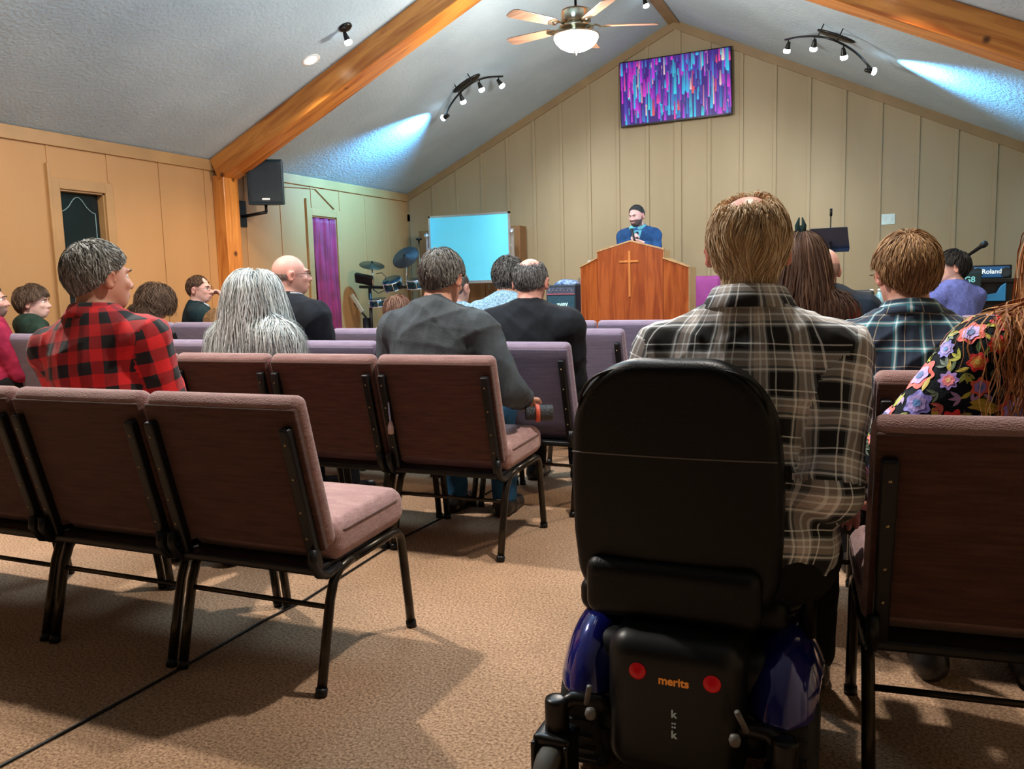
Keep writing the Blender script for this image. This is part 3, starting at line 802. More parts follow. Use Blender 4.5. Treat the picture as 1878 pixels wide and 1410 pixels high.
# window 1: dark glass with a pale scrolled line, casing round it
m_dark = mat('dark_glass', (.006,.016,.018), .12, col2=(.004,.010,.012), scale=4)
m_line = mat('etched_line', (.20,.30,.30), .5)
def window(n, w, curtain):
    y0, y1, z0, z1 = w
    wo = empty('window_%d' % n, (-WL, (y0+y1)/2, z0)); wo['kind'] = 'structure'
    O = Vector((-WL, (y0+y1)/2, z0))
    cs = MB(); t = .085
    for a, b in (((y0-t, z0-t), (y0, z1+t)), ((y1, z0-t), (y1+t, z1+t)), ((y0, z1), (y1, z1+t)), ((y0, z0-t), (y1, z0))):
        cs.box((-.0, a[0]-O.y, a[1]-z0), (.02, b[0]-O.y, b[1]-z0))
    cs.box((0, y0-t-.03-O.y, 0), (.03, y0-t-O.y, z1-z0+.2))
    c_ = cs.build('window_casing', m_trim, wo, bevel=.003)
    g = MB(); g.box((-.075, y0-O.y, 0), (-.07, y1-O.y, z1-z0)); g.build('pane', m_dark, wo)
    r = MB()
    for a, b in (((y0, z0), (y0+.015, z1)), ((y1-.015, z0), (y1, z1)), ((y0, z1-.015), (y1, z1)), ((y0, z0), (y1, z0+.015))):
        r.box((-.099, a[0]-O.y, a[1]-z0), (-.0, b[0]-O.y, b[1]-z0))
    r.build('window_jamb', m_trim, wo)
    if not curtain:
        s = MB(); hh = z1-z0
        L_ = []
        w2 = (y1-y0)/2-.055
        for i in range(41):
            u = -1+2*i/40
            L_.append((-.066, u*w2, hh-.13+.05*math.cos(u*PI)+(.03 if abs(u) < .5 else 0)*math.cos(u*PI)))
        s.tube(L_, .004, 6)
        s.tube([(-.066, -w2, hh-.18), (-.066, -w2, .1)], .004, 6); s.tube([(-.066, w2, hh-.18), (-.066, w2, .1)], .004, 6)
        s.build('scrollwork_line', m_line, wo)
    return wo
window(1, W1, False); w2o = window(2, W2, True)
# purple curtain gathered in the second window
m_cur = mat('purple_curtain', (.26,.008,.075), .6, col2=(.15,.004,.04), scale=5, bump=.2)
V = []; Fq = []
ny, nz = 90, 24
for j in range(nz+1):
    v = j/nz
    for i in range(ny+1):
        u = i/ny
        flare = .06*(1-v)**1.5
        y = (W2[0]+.02-flare*0.2) + u*(W2[1]-W2[0]-.04+flare)
        x = -WL+.0+.016*math.sin(u*46+1.5*math.sin(v*3))*(1.1-.4*v)+.012*math.sin(u*17+v*4)-.012
        if v<.999: x+= .03*(1-v)
        V.append((x, y, W2[2]+.02+v*(W2[3]-W2[2]-.04)))
for j in range(nz):
    for i in range(ny):
        a = j*(ny+1)+i; Fq.append((a, a+1, a+ny+2, a+ny+1))
o = npmesh('curtain', V, Fq, m_cur); tag(o, 'purple curtain hanging in the narrow window of the left wall', 'curtain')
md = o.modifiers.new('s', 'SOLIDIFY'); md.thickness = .003
# beams and post
def rafter(sg, label):
    m = MB(); y0, y1 = 6.93, 7.19; h = .235; hv = h*math.hypot(1, SL)
    xe = WL-.003
    # slope aligned local mesh so that the grain follows the timber
    L_ = xe*math.hypot(1, SL); th = math.atan(SL)
    m.box((0, y0-7, -h), (L_, y1-7, -.002))
    o = m.build('rafter_beam', m_beam, bevel=.006)
    o.location = (0, 7, ZR); o.rotation_euler = (0, th, 0) if sg > 0 else (0, th, PI)
    if sg < 0: o.rotation_euler = (0, th, PI); o.location = (0, 7.12, ZR)
    return tag(o, label, 'beam')
rafter(-1, 'knotty orange pine beam running up the left slope of the ceiling')
rafter(1, 'knotty orange pine beam crossing the top right corner under the ceiling')
m = MB(); m.box((-WL+.001, 6.95, 0), (-WL+.15, 7.17, 2.33)); o = m.build('timber_post', m_post, bevel=.006)
tag(o, 'knotty orange pine post standing at the left wall beneath the beam', 'post')
# carpet seam / cable running along the floor
pts = [atz(-60, 1440, .004), atz(0, 1405, .004), atz(200, 1298, .004), atz(320, 1232, .004), atz(480, 1140, .004), atz(560, 1100, .004), atz(740, 985, .004), atz(800, 955, .004), atz(900, 900, .004), atz(960, 868, .004)]
m = MB(); m.tube([Vector(p) for p in pts], .0045, 6)
tag(m.build('floor_cable', m_black), 'thin black cable lying along the carpet under the left rows of chairs', 'cable')
# ================================================================ CHAIRS
m_fab = weave('mauve_fabric', (.40,.235,.215), (.27,.14,.13))
m_fabS = weave('mauve_fabric_seat', (.50,.30,.28), (.36,.20,.19))
m_back = weave('chair_back_fabric', (.115,.048,.034), (.065,.025,.018), 320, .3)
m_fabP = weave('purple_fabric', (.33,.26,.36), (.25,.19,.28))
m_backP = weave('purple_back_fabric', (.17,.14,.21), (.12,.10,.16), 320, .3)
m_legb = mat('bronze_black_tube', (.05,.042,.03), .3, metal=.75, col2=(.03,.025,.02), scale=20)
m_screw = mat('screw_brass', (.5,.38,.22), .3, metal=1)
def make_chair(fab, seatf, back, W=.547):
    """origin on the floor midway between the rear feet; faces +Y"""
    t = empty('church_chair')
    hw = W/2-.006
    # back cushion: leans back; lower edge y=.05 z=.40, top y=-.06 z=.84
    th = math.atan2(.11, .44)
    Mb = Matrix.Translation((0, .047, .40)) @ Matrix.Rotation(th, 4, 'X')
    H = .452
    b = MB(); b.rbox((-hw, .004, 0), (hw, .062, H), .028, 4, Mb, puff=(1, .006)); b.build('backrest', fab, t)
    p = MB(); p.rbox((-hw+.007, -.006, .002), (hw-.007, .02, H-.024), .008, 2, Mb); p.build('back_panel', back, t)
    s = MB()
    Ms = Matrix.Translation((0, 0, .355)) @ Matrix.Rotation(math.radians(2.5), 4, 'X')
    s.rbox((-hw, .085, 0), (hw, .475, .105), .035, 4, Ms, puff=(2, .014)); so = s.build('seat', seatf, t)
    w = MB()
    zt = .080
    loop = [(-hw+.012, .10, zt), (hw-.012, .10, zt), (hw+.0005, .14, zt), (hw+.0005, .42, zt), (hw-.03, .4745, zt), (-hw+.03, .4745, zt), (-hw-.0005, .42, zt), (-hw-.0005, .14, zt), (-hw+.012, .10, zt)]
    w.tube([Ms @ Vector(q) for q in loop], .0028, 6, cap=False); w.build('seam_piping', back, so)
    u = MB(); u.rbox((-hw+.02, .02, .335), (hw-.02, .44, .36), .008, 2); u.build('seat_frame', m_black, t)
    for sg in (-1, 1):
        x = sg*(hw-.033)
        br = MB()
        br.rbox((x-.016, -.034, -.05), (x+.016, -.006, H-.07), .006, 2, Mb)
        bo = br.build('back_bracket', m_black, t)
        for q in (.30, .20, .10, .02):
            sc = MB(); sc.lathe([(0, 0), (.0045, 0), (.0035, .0022), (0, .003)], seg=8, M=Mb @ Matrix.Translation((x, -.034, q+.04)) @ Matrix.Rotation(PI/2, 4, 'X'))
            sc.build('screw', m_screw, bo)
        xl = sg*(hw-.016)
        rr = .0145
        hk = MB(); hk.tube([(xl, .0, .42), (xl, -.005, .385), (xl, .02, .345), (xl, .06, .33), (xl, .12, .338)], rr*.95, 8); hk.build('bracket_hook', m_black, bo)
        l = MB(); l.tube([(xl, .0, .0), (xl, .035, .14), (xl, .065, .255), (xl, .085, .30), (xl, .115, .328), (xl, .16, .337), (xl, .20, .339)], rr, 10)
        lo = l.build('leg', m_legb, t)
        f = MB(); f.tube([(xl, -.001, 0), (xl, .005, .022)], rr+.003, 10); f.build('rubber_foot', m_black, lo)
        l = MB(); l.tube([(xl, .18, .338), (xl, .40, .347), (xl, .435, .343), (xl, .455, .322), (xl, .463, .29), (xl, .49, .10), (xl, .502, 0)], rr, 10)
        lo = l.build('leg', m_legb, t)
        f = MB(); f.tube([(xl, .503, 0), (xl, .499, .022)], rr+.003, 10); f.build('rubber_foot', m_black, lo)
    q = MB(); q.tube([(-hw+.016, .06, .235), (hw-.016, .06, .235)], .008, 8); q.build('stretcher', m_legb, t)
    return t
protoM = make_chair(m_fab, m_fabS, m_back); protoP = make_chair(m_fabP, m_fabP, m_backP)
used = {id(protoM): False, id(protoP): False}
CW = .547
def place_chair(proto, x, y, rz, label, group, sc=1.0):
    o = proto if not used[id(proto)] else copy_tree(proto)
    used[id(proto)] = True
    o.location = (x, y, 0); o.rotation_euler = (0, 0, rz); o.scale = (sc,)*3
    return tag(o, label, 'chair', group)
def row(xr, y, n, rz, proto, labels, group, sc=1.0):
    "n chairs leftwards from the right hand end xr"
    for k in range(n):
        d = -(k+.5)*CW*sc
        place_chair(proto, xr+d*math.cos(rz), y+d*math.sin(rz), rz, labels[k], group, sc)
row(.971, 1.796, 4, 0, protoM, ['mauve church chair with empty seat in full view, nearest the aisle at left front', 'mauve church chair directly left of the nearest aisle chair, back towards us', 'mauve church chair cut by the left edge of the photo, in the nearest row', 'mauve church chair almost outside the left edge in the nearest row'][:4], 'nearest row of chairs on the left')
row(.991, 2.99, 4, 0, protoM, ['mauve church chair under the man in the grey sweater', 'mauve church chair between the grey sweater man and the white-haired woman', 'mauve church chair behind the white-haired woman, right of the red plaid shirt', 'mauve church chair mostly hidden by the man in red plaid'], 'second row of chairs on the left')
row(1.06, 3.70, 5, math.radians(-3), protoP, ['purple-grey chair at the aisle under the balding man in black suit', 'purple-grey chair just left of the black suit man, behind the grey sweater', 'purple-grey chair top showing between navy top and grey sweater', 'purple-grey chair hidden by the white-haired woman in third row', 'purple-grey chair in third row behind the red plaid man'], 'third row of chairs on the left')
row(-2.72, 3.98, 2, math.radians(-6), protoP, ['purple-grey chair at far left just behind the red plaid shoulder', 'purple-grey chair at the far left edge in front of the boy in hoodie'], 'chairs along the left wall', 1.03)
row(1.03, 4.76, 4, math.radians(-5), protoP, ['purple-grey chair with black bracket at the aisle, between suit man and wheelchair', 'purple-grey chair in fourth row hidden behind the black suit', 'purple-grey chair in fourth row behind the grey sweater man', 'purple-grey chair in fourth row beside the dark suit of the bald man'], 'fourth row of chairs on the left')
row(-1.72, 5.02, 3, math.radians(-8), protoP, ['purple-grey chair partly hidden by the long white hair', 'purple-grey chair with dark bracket left of the long white hair', 'purple-grey chair beside the curly brown hair'], 'fourth row of chairs near the left wall', 1.05)
row(1.63, 5.80, 4, 0, protoP, ['purple-grey chair top in front of the lectern behind the plaid shoulder', 'purple-grey chair directly in front of the lectern', 'purple-grey chair left of the lectern front, below the blue amplifier', 'purple-grey chair behind the suit man in the fifth row'], 'fifth row of chairs')
place_chair(protoM, 2.326+CW/2*math.cos(math.radians(5)), 1.83, math.radians(5), 'large mauve chair back in the right foreground under the floral blouse', 'nearest chair on the right')
row(2.337+2*CW, 2.70, 3, math.radians(3), protoM, ['mauve chair hidden behind the floral blouse in the second right row', 'dark mauve chair under the boy in teal plaid', 'dark mauve chair edge between black plaid sleeve and teal plaid shirt'], 'second row of chairs on the right')
row(2.62, 3.72, 1, 0, protoP, ['purple-grey chair under the long-haired girl in red'], 'third row of chairs on the right')
row(3.10, 4.95, 2, math.radians(3), protoP, ['purple-grey chair behind the boy in teal plaid', 'purple-grey chair under the bald man in navy suit at right'], 'fourth row of chairs on the right')
row(3.42, 6.08, 2, math.radians(2), protoP, ['purple-grey chair in front of the keyboard player, right one', 'purple-grey chair top just left of the keyboard player'], 'fifth row of chairs on the right')
# ================================================================ WHO SITS WHERE
def cloth(name, c, c2=None, bump=.25, bs=260, rough=.9, scale=14): return mat(name, c, rough, col2=c2, scale=scale, bump=bump, bscale=bs, spec=.2)
R_, K_, = (.62,.010,.012), (.008,.008,.009)
m_buff = plaid('red_black_check', .082, [(0, R_), (.5, K_)], .084, [(0, R_), (.5, K_)])
Wt, Kk, Tn, Gy = (.80,.85,.88), (.006,.006,.007), (.42,.38,.36), (.13,.145,.16)
bw = [(0, Kk), (.26, Gy), (.30, Wt), (.345, Gy), (.40, Tn), (.52, Wt), (.57, Tn), (.67, Wt), (.715, Gy), (.76, Kk), (.87, Wt), (.90, Kk)]
m_bw = plaid('black_white_plaid', .090, bw, .098, bw, mul=1.75)
Nv, Tl, Pw, Cr = (.006,.018,.045), (.03,.20,.26), (.62,.72,.74), (.42,.36,.28)
tp_ = [(0, Nv), (.30, Tl), (.38, Pw), (.45, Tl), (.50, Nv), (.72, Cr), (.76, Nv)]
m_teal = plaid('teal_navy_plaid', .080, tp_, .084, tp_, mul=1.3)
m_greyT = cloth('grey_knit', (.085,.100,.115), (.062,.075,.086), .4, 320)
m_suit = cloth('black_suit', (.014,.017,.023), (.010,.012,.016), .1)
m_navy = cloth('navy_suit', (.016,.027,.045), (.011,.018,.03), .1)
m_blues = cloth('blue_suit', (.018,.07,.20), (.012,.045,.13), .15, 300)
m_navyS = cloth('navy_sweater', (.018,.035,.10), (.012,.024,.07), .2)
m_brown = cloth('brown_sweater', (.050,.026,.018), (.035,.018,.012), .3)
m_green = cloth('dark_green_hoodie', (.022,.045,.03), (.012,.026,.018), .3)
m_pale = cloth('pale_grey_cloth', (.42,.50,.55), (.36,.43,.48), .2)
m_lblue = cloth('light_blue_print_shirt', (.33,.50,.60), (.12,.22,.32), .2, 200, scale=90)
m_purp = cloth('violet_blue_shirt', (.13,.17,.52), (.09,.12,.38), .2, scale=60)
m_red = cloth('red_top', (.50,.012,.02), (.36,.008,.014), .2)
m_mag = cloth('magenta_shirt', (.35,.02,.06), (.22,.012,.04), .3)
m_darkf = cloth('black_blouse', (.008,.012,.018), (.005,.008,.012), .3)
m_jean = cloth('blue_jeans', (.03,.12,.24), (.018,.07,.15), .4, 300)
m_dtr = cloth('dark_trousers', (.012,.012,.014), (.008,.008,.01), .2)
m_shoe = mat('dark_leather', (.015,.013,.012), .35)
m_bshoe = mat('brown_leather', (.10,.05,.025), .4)
m_glass = mat('glasses_frame', (.03,.025,.02), .25, metal=.6)
m_wcol = cloth('white_collar', (.62,.70,.76), (.55,.62,.68), .1)
GREY = [(.07,.065,.055), (.20,.19,.165), (.42,.41,.38), (.14,.13,.115)]
person('man in red and black buffalo check shirt sitting in the nearest left row', (183, 510), 2.20, rz=.10, look=(1.2, 9), s=1.04, lean=.10, side=-.11, bulk=1.08, shw=1.10, res=.0065, nod=.02,
       skin=(.56,.29,.20), shirt=m_buff, collar=(m_buff, .040, .016, 0), trous=m_dtr, shoes=m_shoe, fold=.007,
       hair=dict(pal=GREY, t=.011, c0=.012, amp=.004, n=7500, len=.040, lift=.007, curl=.5, wave=.9, w=.0016, grav=.15, clump=1.3))
person('man with sandy hair in black and white plaid shirt seated in the power wheelchair', (1371, 457), 1.93, rz=.0, look=(.4, 9), s=.97, lean=.13, side=.0, bulk=1.12, belly=.02, shw=1.02, res=.0056, nod=.05,
       skin=(.58,.26,.19), shirt=m_bw, collar=(m_bw, .042, .018, 0), trous=m_dtr, shoes=m_shoe, fold=.008,
       arms={1: dict(w=(.20, .16, .62), hint=(.0, -.3, -1)), -1: dict(w=(-.22, .24, .64), hint=(-.45, -.3, -1))},
       hair=dict(pal=[(.42,.27,.14), (.66,.47,.27), (.85,.68,.46), (.34,.21,.11)], t=.009, c0=-.012, amp=.003, n=8500, len=.080, steps=9, lift=.007, curl=.38, wave=.5, clump=1.6, w=.0012, grav=.55, whorl=(0, -.01, .12), hug=.2, bald=((-.012, -.045, .108), (.046, .05, .030))))
person('teenage boy with brown hair and glasses in teal and navy plaid shirt', (1660, 502), 3.0, rz=.08, look=(0, 9), s=1.0, lean=.16, bulk=.92, shw=.92, res=.0065, nod=.12,
       skin=(.60,.30,.22), shirt=m_teal, collar=(m_teal, .038, .016, 0), trous=m_dtr, shoes=m_shoe, glasses=mat('gold_wire', (.5,.38,.2), .25, metal=1), fold=.009,
       hair=dict(pal=[(.17,.085,.035), (.30,.165,.075), (.42,.25,.12), (.13,.06,.028)], t=.015, c0=.006, amp=.004, n=8000, len=.055, lift=.009, curl=.25, w=.0013, grav=.2, whorl=(-.01, -.05, .10)))
person('grey-haired man in charcoal long-sleeved sweater and jeans with back to us', (812, 512), 3.30, rz=.02, look=(1.0, 9), s=1.02, lean=.16, bulk=1.12, belly=.03, shw=1.10, res=.007, nod=.28,
       skin=(.58,.29,.20), shirt=m_greyT, trous=m_jean, shoes=m_shoe, fold=.009,
       arms={1: dict(w=(.30, .30, .60), hint=(.6, -.2, -1)), -1: dict(w=(-.18, .34, .62), hint=(-.4, -.3, -1))},
       hair=dict(pal=[(.06,.055,.05), (.15,.14,.13), (.28,.27,.25), (.10,.09,.08)], t=.011, c0=.0, amp=.004, n=6000, len=.045, lift=.008, curl=.45, w=.0017, grav=.35))
person('woman with very long wavy white hair in navy top', (470, 548), 3.32, rz=-.15, look=(0, 9), s=1.0, lean=-.02, bulk=.82, shw=1.02, res=.0085, nod=.05,
       skin=(.58,.33,.25), shirt=m_navyS, trous=m_dtr, shoes=m_shoe,
       hair=dict(over=True, pal=[(.36,.39,.39), (.56,.60,.60), (.78,.83,.83), (.44,.45,.42)], t=.026, c0=-.07, amp=.004, n=9500, len=.50, steps=22, lift=.018, curl=.24, wave=.9, w=.0018, grav=1.3, whorl=(0, 0, .14), hug=.0, vol=.045))
person('bald man in dark suit and glasses looking towards the curtain window', (534, 505), 4.10, rz=-.15, look=(3.2, 8.6), s=1.03, lean=.06, bulk=1.2, belly=.03, shw=1.12, res=.009,
       skin=(.60,.32,.26), shirt=m_suit, jacket=True, collar=(m_wcol, .030, .004, 0), trous=m_dtr, shoes=m_shoe, glasses=m_glass,
       hair=dict(pal=[(.26,.19,.16), (.32,.24,.20)], t=.002, c0=-.035, slope=.15, ymax=-.03, amp=.0003, bald=((0, .0, .09), (.2, .2, .085))))
person('balding man in black suit jacket beyond the grey sweater, pink crown', (974, 518), 4.02, rz=.05, look=(0.3, 9), s=1.02, lean=.08, bulk=1.12, shw=1.12, res=.009, nod=.18,
       skin=(.64,.33,.27), shirt=m_suit, jacket=True, collar=(m_suit, .034, .004, 0), trous=m_dtr, shoes=m_shoe,
       hair=dict(pal=[(.10,.10,.105), (.20,.20,.205), (.15,.15,.15)], t=.007, c0=-.015, slope=.5, amp=.0015, bald=((0, -.045, .108), (.056, .080, .048)), n=2500, len=.03, lift=.004, curl=.2, w=.0018))
person('dark curly-haired person in light blue patterned shirt left of the black suit', (934, 510), 5.2, rz=.05, look=(0.2, 9), s=1.10, lean=.30, bulk=.95, res=.0095, nod=.15,
       skin=(.55,.30,.22), shirt=m_lblue, trous=m_dtr, shoes=m_shoe, collar=(m_lblue, .028, .008, 0),
       hair=dict(pal=[(.035,.03,.028), (.09,.08,.075), (.16,.15,.14)], t=.014, c0=-.01, amp=.006, n=2500, len=.04, lift=.010, curl=.9, wave=1.6, w=.0022, grav=.1))
person('person in pale blue shirt mostly hidden behind the grey sweater man', (838, 528), 5.15, rz=.0, look=(0.2, 9), s=1.04, lean=.10, bulk=.9, res=.010,
       skin=(.58,.32,.25), shirt=m_lblue, trous=m_dtr, shoes=m_shoe,
       hair=dict(pal=[(.10,.09,.08), (.2,.19,.18)], t=.010, c0=-.01, amp=.004))
person('brown-haired child in pale pink top leaning beside the grey sweater', (731, 573), 5.3, rz=.1, look=(0.2, 9), s=.92, lean=.25, bulk=.8, res=.010, nod=.2,
       skin=(.60,.36,.29), shirt=cloth('pale_pink_top', (.60,.48,.46), (.5,.4,.38)), trous=m_dtr, shoes=m_shoe,
       hair=dict(pal=[(.13,.055,.035), (.22,.11,.075), (.28,.16,.11)], t=.018, c0=-.045, amp=.005, n=2200, len=.10, lift=.01, curl=.3, w=.002, grav=.7))
person('person with dark curly brown hair bowed forward in a brown sweater', (286, 556), 5.35, rz=-.25, look=(1.5, 9), s=1.15, lean=.50, bulk=1.05, res=.0095, nod=.55,
       skin=(.50,.28,.20), shirt=m_brown, trous=m_dtr, shoes=m_shoe,
       hair=dict(over=True, pal=[(.035,.02,.013), (.085,.05,.032), (.15,.095,.06)], t=.028, c0=-.05, slope=.5, amp=.007, n=3500, len=.13, lift=.014, curl=.9, wave=1.4, w=.0022, grav=.6))
person('man with glasses in dark teal jacket resting his hand against his mouth', (366, 531), 5.9, rz=-.75, look=(4.2, 8.0), s=1.04, lean=.12, bulk=1.0, res=.0075,
       skin=(.60,.34,.28), shirt=cloth('dark_teal_jacket', (.010,.028,.034), (.007,.018,.022)), under=None, collar=(m_wcol, .022, .004, 0), trous=m_dtr, shoes=m_shoe, glasses=m_glass,
       arms={1: dict(w=(.07, .27, 1.03), hint=(.5, .4, -1), dir=(-.45, -.45, .7), palm=(-.2, -1, 0), curl=.9), -1: dict(w=(-.06, .33, .70), hint=(-1, 0, -.6))},
       hair=dict(pal=[(.05,.025,.015), (.10,.05,.03), (.14,.08,.05)], t=.008, c0=.0, amp=.002, bald=((0, .10, .09), (.06, .06, .05)), n=1500, len=.025, lift=.004, w=.002))
person('boy with tousled brown hair in dark green hoodie over pale collar', (62, 556), 4.45, rz=-.45, look=(1.8, 8.0), s=1.02, lean=.05, bulk=.85, shw=.85, res=.0085,
       skin=(.60,.38,.32), shirt=m_green, hood=True, trous=m_dtr, shoes=m_shoe,
       hair=dict(pal=[(.035,.02,.013), (.09,.055,.035), (.16,.10,.065)], t=.020, c0=.012, amp=.006, n=3500, len=.075, lift=.012, curl=.35, w=.0018, grav=.45, slope=.65))
person('bearded man in magenta shirt cut off by the left edge', (-20, 552), 4.02, rz=-.4, look=(1.5, 8.5), s=1.08, lean=.0, bulk=1.0, res=.010,
       skin=(.56,.32,.26), shirt=m_mag, collar=(m_mag, .03, .01, 0), trous=m_dtr, shoes=m_shoe, beard=((.08,.06,.05), .85),
       hair=dict(pal=[(.05,.035,.03), (.10,.075,.06)], t=.010, c0=.0, amp=.004))
person('girl with long dark to light brown hair in a bright red top', (1466, 480), 4.05, rz=.05, look=(0, 9), s=1.04, lean=.08, bulk=.85, shw=.9, res=.009,
       skin=(.60,.36,.29), shirt=m_red, trous=m_dtr, shoes=m_shoe,
       hair=dict(over=True, pal=[(.035,.02,.015), (.085,.045,.03), (.14,.08,.05)], t=.020, c0=-.07, amp=.003, n=5000, len=.37, steps=16, lift=.006, curl=.10, wave=.6, w=.0024, grav=1.5, whorl=(0, -.02, .13), hug=.0, vol=.01, tip=(.17,.095,.05)))
person('bald man in navy suit with white collar right of the long-haired girl', (1508, 496), 5.2, rz=.1, look=(0, 9), s=1.10, lean=.06, bulk=1.15, shw=1.1, res=.0095,
       skin=(.62,.34,.28), shirt=m_navy, jacket=True, collar=(m_wcol, .030, .003, 0), trous=m_dtr, shoes=m_shoe,
       hair=dict(pal=[(.33,.20,.165), (.38,.25,.20)], t=.001, c0=-.03, ymax=-.02, slope=.25, amp=.0005, bald=((0, .02, .10), (.2, .2, .075))))
person('black-haired keyboard player in violet blue shirt seen from the side', (1745, 491), 7.7, rz=.65, look=(-3.0, 6.8), s=1.08, lean=.10, bulk=.95, res=.0085,
       skin=(.60,.38,.32), shirt=m_purp, collar=(m_purp, .028, .006, 0), trous=m_dtr, shoes=m_shoe,
       hair=dict(pal=[(.006,.006,.007), (.018,.018,.02)], t=.018, c0=.0, amp=.002, n=2500, len=.07, lift=.008, w=.002, grav=.4))
person('woman in black blouse embroidered with bright flowers, long auburn hair, at right edge', (1998, 478), 2.15, rz=.12, look=(-.4, 9), s=1.0, lean=.14, side=.17, bulk=1.15, shw=1.08, res=.0065,
       skin=(.60,.33,.25), shirt=m_darkf, trous=m_dtr, shoes=m_shoe,
       arms={-1: dict(w=(-.30, .26, .66), hint=(-.8, -.5, -.8))},
       hair=dict(over=True, pal=[(.16,.05,.015), (.34,.12,.035), (.50,.22,.07), (.22,.09,.04)], t=.028, c0=-.07, amp=.004, n=7500, len=.52, steps=24, lift=.010, curl=.30, wave=1.0, w=.0016, grav=2.0, flow=(.9, -.3, -.3), whorl=(0, 0, .14), hug=.0, vol=.012))
pr = person('bearded preacher in blue suit standing behind the lectern holding a microphone', (1167, 396), 9.55, rz=PI+.10, look=(-1.2, 6), s=1.0, lean=.02, bulk=.95, shw=.98, res=.007, stand=True, nod=.22,
       skin=(.56,.36,.35), shirt=m_blues, jacket=True, collar=(cloth('teal_shirt', (.10,.34,.42), (.08,.28,.36)), .026, .004, 0), trous=m_dtr, shoes=m_shoe, beard=((.04,.028,.03), .9),
       arms={1: dict(w=(.07, .22, 1.32), hint=(.35, -.2, -1), dir=(-.55, .25, .65), palm=(-.8, -.3, 0), curl=1.1), -1: dict(w=(-.13, .26, 1.28), hint=(-.35, -.2, -1), dir=(.9, .1, .25), palm=(0, -1, .2), curl=.25)},
       hair=dict(pal=[(.02,.022,.026), (.06,.07,.08)], t=.006, c0=.026, slope=.95, amp=.001, n=2500, len=.03, lift=.004, w=.002))

_gl = PERSONS['man with glasses in dark teal jacket resting his hand against his mouth']['root'].location
place_chair(protoP, _gl.x-.18, _gl.y-.19, -.75, 'purple-grey chair under the man in dark teal jacket', 'chairs along the left wall')
bn = empty('keyboard_bench', (3.02, 7.66, 0), .65, 'black padded bench under the keyboard player', 'bench')
q = MB(); q.rbox((-.22, -.16, .38), (.22, .16, .43), .02, 3); q.build('seat', m_black, bn)
for sg in (-1, 1):
    q = MB(); q.tube([(sg*.18, -.12, 0), (sg*.18, .12, .38)], .012, 8); q.tube([(sg*.18, .12, 0), (sg*.18, -.12, .38)], .012, 8); q.build('cross_leg', m_blackm, bn)

def on_cloth(pname, pts, m_, nm, lift=.004):
    "piece of cloth laid on the chest: polygon in body coordinates (x,z) pressed onto the garment from the front"
    P = PERSONS[pname]; g = next(c for c in P['root'].children if c.name.split('.')[0] in ('jacket', 'shirt', 'hooded_jacket'))
    co = [v.co.copy() for v in g.data.vertices]; bv = BVHTree.FromPolygons(co, [tuple(p.vertices) for p in g.data.polygons])
    q = MB(); n = 8; vs = []; fs = []
    (a, b, c, d) = pts
    for i in range(n+1):
        for j in range(n+1):
            u, v = i/n, j/n
            x = (a[0]*(1-u)+b[0]*u)*(1-v)+(d[0]*(1-u)+c[0]*u)*v; z = (a[1]*(1-u)+b[1]*u)*(1-v)+(d[1]*(1-u)+c[1]*u)*v
            o = Vector(P['T'](x, .5, z)); h = bv.ray_cast(o, Vector((0, -1, 0)))
            y = h[0].y if h[0] is not None else P['T'](x, .08, z)[1]
            vs.append((o.x, y+lift, o.z))
    for i in range(n):
        for j in range(n): k = i*(n+1)+j; fs.append((k, k+1, k+n+2, k+n+1))
    q.add(vs, fs, True); return q.build(nm, m_, g)
PN = 'bearded preacher in blue suit standing behind the lectern holding a microphone'
m_ts = cloth('teal_shirt', (.10,.34,.42))
on_cloth(PN, [(-.055, 1.03), (.055, 1.03), (.004, .80), (-.004, .80)], m_ts, 'shirt_front')
on_cloth(PN, [(-.016, 1.015), (.016, 1.015), (.020, .82), (-.020, .82)], cloth('dark_tie', (.01,.02,.05)), 'tie', .008)
m_lap = cloth('blue_lapel', (.012,.045,.13))
for sg in (-1, 1): on_cloth(PN, [(sg*.050, 1.03), (sg*.085, 1.0), (sg*.055, .86), (sg*.004, .80)], m_lap, 'lapel', .007)
GN = 'man with glasses in dark teal jacket resting his hand against his mouth'
on_cloth(GN, [(-.05, 1.03), (.05, 1.03), (.01, .88), (-.01, .88)], m_pale, 'shirt_front')
HN = 'boy with tousled brown hair in dark green hoodie over pale collar'
on_cloth(HN, [(-.07, 1.02), (.09, 1.02), (.07, .86), (-.03, .86)], m_pale, 'shirt_front', .006)
G = PERSONS['girl with long dark to light brown hair in a bright red top']
m_bow = cloth('dark_green_bow', (.006,.02,.02))
q = MB(); c0_ = G['hd'](-.01, -.04, .135)
for sg in (-1, 1): q.tube([c0_+A(0, 0, -.03), c0_+A(sg*.010, 0, -.005), c0_+A(sg*.014, 0, .02), c0_+A(sg*.006, 0, .055)], [.012, .022, .018, .004], 10, sq=.6)
q.tube([c0_+A(0, 0, -.02), c0_+A(0, 0, .02)], .014, 8); q.build('hair_bow', m_bow, G['root'])
